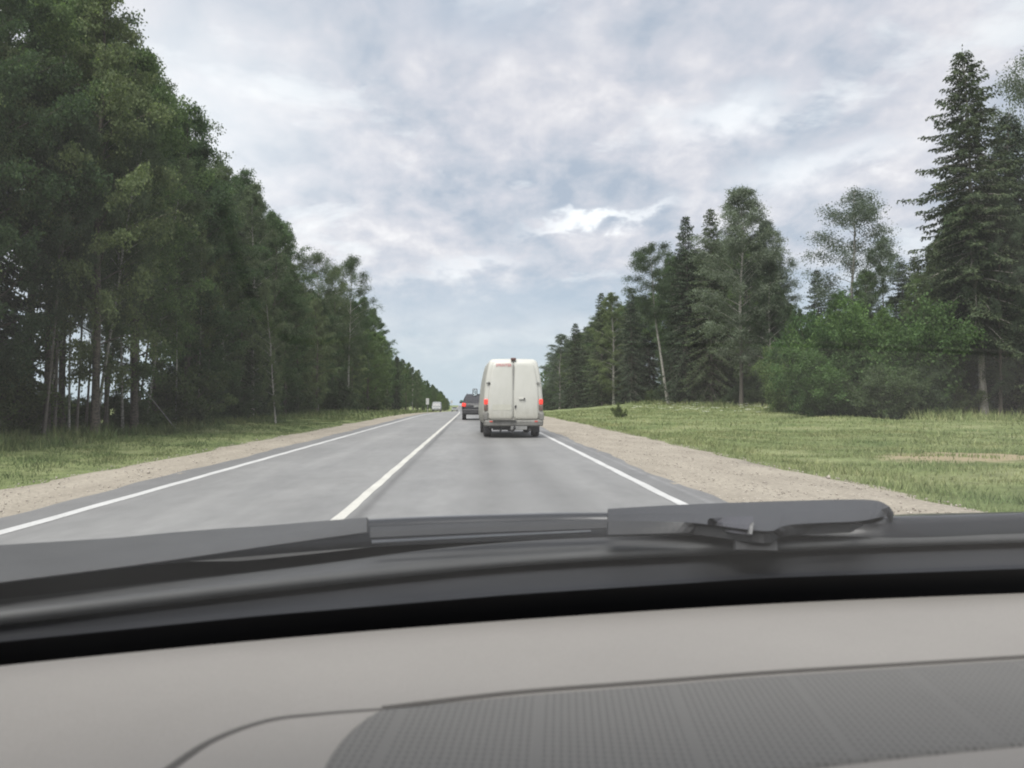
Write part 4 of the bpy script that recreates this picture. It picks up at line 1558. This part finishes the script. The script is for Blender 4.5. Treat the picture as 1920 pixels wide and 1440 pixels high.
# dashboard: far lip rolls down to the glass, near side drops towards the seats
near = [Vector((p.x * 0.92 + 0.02, 0.10, DZ - 0.012)) for p in dash_far]
rows = []
roll = [(0.000, -0.055), (0.004, -0.028), (0.001, -0.010), (-0.004, -0.003), (-0.012, 0.0)]
for dy, dz in roll:
    rows.append([Vector((p.x, p.y + dy, DZ + dz)) for p in dash_far])
for k in range(1, 15):
    f = (k / 14) ** 1.0
    rows.append([Vector((p.x + (q.x - p.x) * f, (p.y - 0.012) + (q.y - p.y + 0.012) * f, DZ - 0.0002 + (q.z - DZ) * f ** 3)) for p, q in zip(dash_far, near)])
rows.append([Vector((q.x, q.y - 0.03, DZ - 0.08)) for q in near])
rows.append([Vector((q.x, q.y - 0.04, DZ - 0.4)) for q in near])
V, F = sheet(rows)
dash = cobj('dashboard', V, F, M_DASH)


def dz_at(p):
    # matches the cubic fall of the dash top
    best = min(range(len(dash_far)), key=lambda i: abs(dash_far[i].x - p.x))
    a, q = dash_far[best], near[best]
    f = (a.y - 0.012 - p.y) / (a.y - 0.012 - q.y)
    return DZ - 0.0002 + (q.z - DZ) * max(0, min(1, f)) ** 3


def on_dash(px, py, dz):
    z = DZ
    for _ in range(3):
        p = bp(px, py, z + dz)
        z = dz_at(p)
    return bp(px, py, z + dz)


U = poly([(716, 1331), (960, 1302), (1200, 1283), (1440, 1264), (1680, 1249), (1920, 1234), (2300, 1212)], 60)
Lw = poly([(716, 1331), (690, 1345), (650, 1378), (620, 1415), (600, 1450), (585, 1500), (640, 1560), (900, 1545), (1250, 1490), (1560, 1441), (1920, 1403), (2300, 1368)], 60)
rows = []
nr = 16
for k in range(nr + 1):
    f = k / nr
    rows.append([on_dash(*(U[j] * (1 - f) + Lw[j] * f), 0.0022 if 0 < k < nr else -0.001) for j in range(60)])
V, F = sheet(rows)
perf = cobj('airbag_panel', V, F, M_PERF, dash)


def ribbon(pts, w, dz, n=50, taper=False):
    c = [on_dash(p[0], p[1], 0) for p in poly(pts, n)]
    V, F = [], []
    for i, p in enumerate(c):
        t = (c[min(i + 1, n - 1)] - c[max(i - 1, 0)]).normalized()
        s = Vector((-t.y, t.x, 0))
        ww = w * (0.5 + 0.5 * (1 - i / (n - 1))) if taper else w
        V += [p - s * ww + Vector((0, 0, dz * .25)), p + Vector((0, 0, dz)), p + s * ww + Vector((0, 0, dz * .25))]
    for i in range(n - 1):
        for j in range(2):
            F.append((3 * i + j, 3 * i + j + 1, 3 * i + 4 + j, 3 * i + 3 + j))
    return V, F


V, F = ribbon([(250, 1490), (320, 1440), (400, 1388), (500, 1352), (600, 1339), (716, 1330)], 0.0048, 0.0012, taper=True)
cobj('seam', V, F, M_GROOVE, dash)
V, F = ribbon([(716, 1331), (960, 1302), (1200, 1283), (1440, 1264), (1680, 1249), (1920, 1234), (2300, 1212)], 0.0018, 0.0034)
cobj('seam', V, F, M_GROOVE, dash)

# black band behind the dashboard, then the cowl outside
L_BLK = [(-420, 1262), (-200, 1225), (0, 1198), (480, 1150), (960, 1110), (1440, 1079), (1920, 1062), (2500, 1050)]
L_NAV = [(-420, 1220), (-200, 1192), (0, 1172), (480, 1113), (960, 1062), (1440, 1036), (1920, 1017), (2500, 1003)]
L_GHI = [(-420, 1212), (-200, 1178), (0, 1154), (480, 1097), (960, 1046), (1440, 1024), (1920, 1003), (2500, 992)]
L_GR = [(-420, 1170), (-200, 1146), (0, 1127), (480, 1074), (960, 1018), (1440, 1000), (1920, 980), (2500, 970)]
rows = [edge3([(a, b + 22) for a, b in L_BLK], DZ - 0.034), edge3(L_BLK, DZ - 0.034), edge3([(a, b * .35 + c * .65) for (a, b), (_, c) in zip(L_BLK, L_NAV)], DZ - 0.030), edge3(L_NAV, DZ - 0.045)]
V, F = sheet(rows)
cobj('windscreen_frame', V, F, M_FRAME)
rows = [edge3(L_NAV, DZ - 0.05), edge3(L_NAV, DZ - 0.022), edge3(L_GHI, DZ - 0.008), edge3([(a, b * .5 + c * .5) for (a, b), (_, c) in zip(L_GHI, L_GR)], DZ - 0.006), edge3(L_GR, DZ - 0.006), edge3([(a, b - 3) for a, b in L_GR], DZ - 0.03)]
V, F = sheet(rows)
cobj('cowl', V, F, M_COWL)
# recess behind the cowl up to the bonnet
gr = edge3([(a, b - 3) for a, b in L_GR], DZ - 0.03)
rows = [gr, [Vector((p.x, p.y + 0.05, DZ - 0.07)) for p in gr], [Vector((p.x * 1.05, max(p.y + 0.35, 1.75), DZ - 0.07)) for p in gr]]
V, F = sheet(rows)
cobj('wiper_well', V, F, M_COWLD)
# bonnet
L_BON = [(-700, 1060), (-300, 1040), (0, 1030), (300, 1003), (690, 977), (960, 967), (1140, 964), (1440, 968), (1680, 972), (1800, 969), (1920, 965), (2500, 955)]
BZ = 0.985
bon = edge3(L_BON, BZ)
rows = [[Vector((p.x, p.y - 0.005, BZ - 0.05)) for p in bon], [Vector((p.x, p.y - 0.006, BZ - 0.012)) for p in bon], [Vector((p.x, p.y + 0.004, BZ)) for p in bon]]
for k in range(1, 9):
    f = k / 8
    rows.append([Vector((p.x * (1 - .12 * f), p.y + 0.95 * f, BZ - 0.085 * f - 0.17 * f ** 2.2)) for p in bon])
V, F = sheet(rows)
cobj('bonnet', V, F, M_BONNET)


def bar(name, top, bot, z, depth, m, parent, n=40, bev=0.3, drop=0.018):
    """a solid bar whose near face runs between two photo outlines at height z (top) and z - h"""
    T = poly(top, n)
    B = poly(bot, n)
    V, F = [], []
    for t, b in zip(T, B):
        pt = bp(t[0], t[1], z)
        # the lower edge hangs in the same vertical plane
        pb = bp(b[0], b[1], z - drop)
        h = drop
        V += [pb + Vector((0, 0.010, -0.003)), pb, pb * .55 + pt * .45 + Vector((0, 0, 0.002)), pt,
              Vector((pt.x, pt.y + depth, pt.z - 0.006)), Vector((pt.x, pt.y + depth, pt.z - h - 0.004))]
    k = 6
    for i in range(n - 1):
        for j in range(k):
            q = (j + 1) % k
            F.append((i * k + j, i * k + q, (i + 1) * k + q, (i + 1) * k + j))
    F.append(tuple(range(k))[::-1])
    F.append(tuple(range((n - 1) * k, n * k)))
    return cobj(name, V, F, m, parent, smooth=False)


lw = bpy.data.objects.new('wiper', None)
COL.objects.link(lw)
lw.parent = car
rw = bpy.data.objects.new('wiper', None)
COL.objects.link(rw)
rw.parent = car
lw['label'] = 'broad left wiper arm running out of the left edge'
rw['label'] = 'right wiper arm with hooked blade holder'
WZ = 1.0
bar('wiper_arm', [(-420, 1052), (-200, 1037), (0, 1022), (250, 1006), (480, 987), (600, 977), (688, 970)], [(-420, 1140), (-200, 1118), (0, 1092), (250, 1060), (480, 1027), (600, 1010), (688, 998)], WZ, 0.02, M_ARM, lw)
bar('wiper_blade', [(694, 988), (900, 980), (1140, 974)], [(694, 1008), (900, 999), (1140, 990)], WZ - 0.006, 0.015, M_COWLD, lw, drop=0.012)
bar('steel_strip', [(697, 1013), (900, 1003), (1108, 994)], [(697, 1018), (900, 1007), (1108, 997)], WZ - 0.014, 0.004, M_STEEL, lw, drop=0.002)
bar('wiper_arm', [(1140, 954), (1280, 946), (1420, 941), (1560, 937), (1630, 937), (1655, 942), (1668, 950), (1676, 961)], [(1140, 978), (1280, 980), (1380, 995), (1440, 998), (1480, 985), (1600, 978), (1650, 970), (1676, 964)], WZ + 0.006, 0.006, M_WIPER, rw)
bar('wiper_blade', [(1140, 976), (1280, 979), (1340, 985), (1440, 996), (1480, 984), (1600, 978)], [(1140, 1003), (1280, 999), (1340, 996), (1440, 1006), (1500, 1000), (1620, 985)], WZ, 0.012, M_COWLD, rw)
bar('hook', [(1330, 972), (1370, 969), (1412, 968)], [(1330, 985), (1370, 998), (1412, 1003)], WZ + 0.01, 0.012, simple('hook_plastic', (0.04, 0.04, 0.047), .5), rw, n=10)
bar('clip', [(1408, 980), (1414, 979)], [(1404, 1001), (1410, 1002)], WZ + 0.013, 0.006, simple('clip_plastic', (0.14, 0.14, 0.14), .4), rw, n=4)
bar('arm_foot', [(1380, 1000), (1455, 1002)], [(1380, 1030), (1458, 1032)], WZ - 0.015, 0.02, M_COWLD, rw, n=6)

# windscreen, roof and pillars, as the cabin that shades the dashboard
foot = [Vector((p.x, p.y + 0.045, DZ - 0.022)) for p in dash_far]
x_l, x_r = foot[0].x, foot[-1].x


def scr(p, v):
    """from the foot of the glass up to the roof"""
    f = (p.x - x_l) / (x_r - x_l)
    q = Vector((-0.56 + 1.32 * f, 0.34, 1.50 + 0.05 * (1 - (2 * f - 1) ** 2)))
    return p * (1 - v) + q * v + Vector((0, 0.05, 0.06)) * (4 * v * (1 - v)) * 0.5


rows = [[scr(p, v / 12) for p in foot] for v in range(13)]
V, F = sheet(rows)


def pix(w):
    q = CROT.transposed() @ (w - CAM)
    return 960 + FPX * q.x / -q.z, 720 - FPX * q.y / -q.z


frit = [[], [], []]
for p in foot:
    lo, hi = 0.0, 0.5
    for _ in range(30):
        mid = (lo + hi) / 2
        a_, b_ = pix(scr(p, mid))
        if b_ > np.interp(a_, [q[0] for q in L_BLK], [q[1] for q in L_BLK]): lo = mid
        else: hi = mid
    off = Vector((0, -0.0016, -0.0026))
    frit[0].append(p + Vector((0, 0, -0.03)) + off)
    frit[1].append(scr(p, hi * .5) + off)
    frit[2].append(scr(p, hi) + off)
Vf, Ff = sheet(frit)
cobj('windscreen_black_border', Vf, Ff, M_BLACKR)


def glass_mat():
    m, t, b, o = new_mat('windscreen_glass')
    tr = t.nodes.new('ShaderNodeBsdfTransparent')
    tr.inputs[0].default_value = (0.97, 0.985, 0.98, 1)
    gl = t.nodes.new('ShaderNodeBsdfGlossy')
    gl.inputs['Roughness'].default_value = 0.02
    fr = t.nodes.new('ShaderNodeFresnel')
    fr.inputs[0].default_value = 1.5
    mxn = t.nodes.new('ShaderNodeMixShader')
    t.links.new(fr.outputs[0], mxn.inputs[0])
    t.links.new(tr.outputs[0], mxn.inputs[1])
    t.links.new(gl.outputs[0], mxn.inputs[2])
    # thin film of road dust, added for the pale veil that lifts the darks
    du = t.nodes.new('ShaderNodeBsdfTranslucent')
    du.inputs[0].default_value = (0.75, 0.78, 0.78, 1)
    md = t.nodes.new('ShaderNodeMixShader')
    n = noise(t, 5.0, 5, 0.6)
    t.links.new(ramp(t, n, [(0.3, 0.009), (0.7, 0.017)]), md.inputs[0])
    t.links.new(mxn.outputs[0], md.inputs[1])
    t.links.new(du.outputs[0], md.inputs[2])
    t.links.new(md.outputs[0], o.inputs[0])
    return m


cobj('windscreen', V, F, glass_mat())
M_LINER = simple('headliner_fabric', (0.42, 0.41, 0.39), 0.9)
M_BODY = M_BONNET
rows = [[Vector((-0.56 + 1.32 * u / 6, 0.34 - 0.30 * v, 1.50 + 0.05 * (1 - (2 * u / 6 - 1) ** 2) + 0.02 * min(v, 3))) for u in range(7)] for v in range(9)]
V, F = sheet(rows)
cobj('roof', V, F, M_LINER, solid=0.03)
for s, xa, xb, yb in ((-1, x_l - .03, -0.58, foot[0].y), (1, x_r + .03, 0.78, foot[-1].y)):
    V, F = tube_np([(xa, yb, 0.93), (xa * .5 + xb * .5, (yb + .34) * .5 + .03, 1.25), (xb, 0.34, 1.52)], [.035, .035, .035], 8)
    cobj('pillar', V, [tuple(f) for f in F], M_LINER)
    rows = [[Vector((xa, yb + .05 - .35 * u, zz)) for u in range(9)] for zz in (0.35, 0.6, 0.93)]
    V, F = sheet(rows)
    cobj('door', V, F, M_BODY, solid=0.04)

print('objects', len(bpy.data.objects), 'tris', sum(len(m.polygons) * 2 for m in bpy.data.meshes))
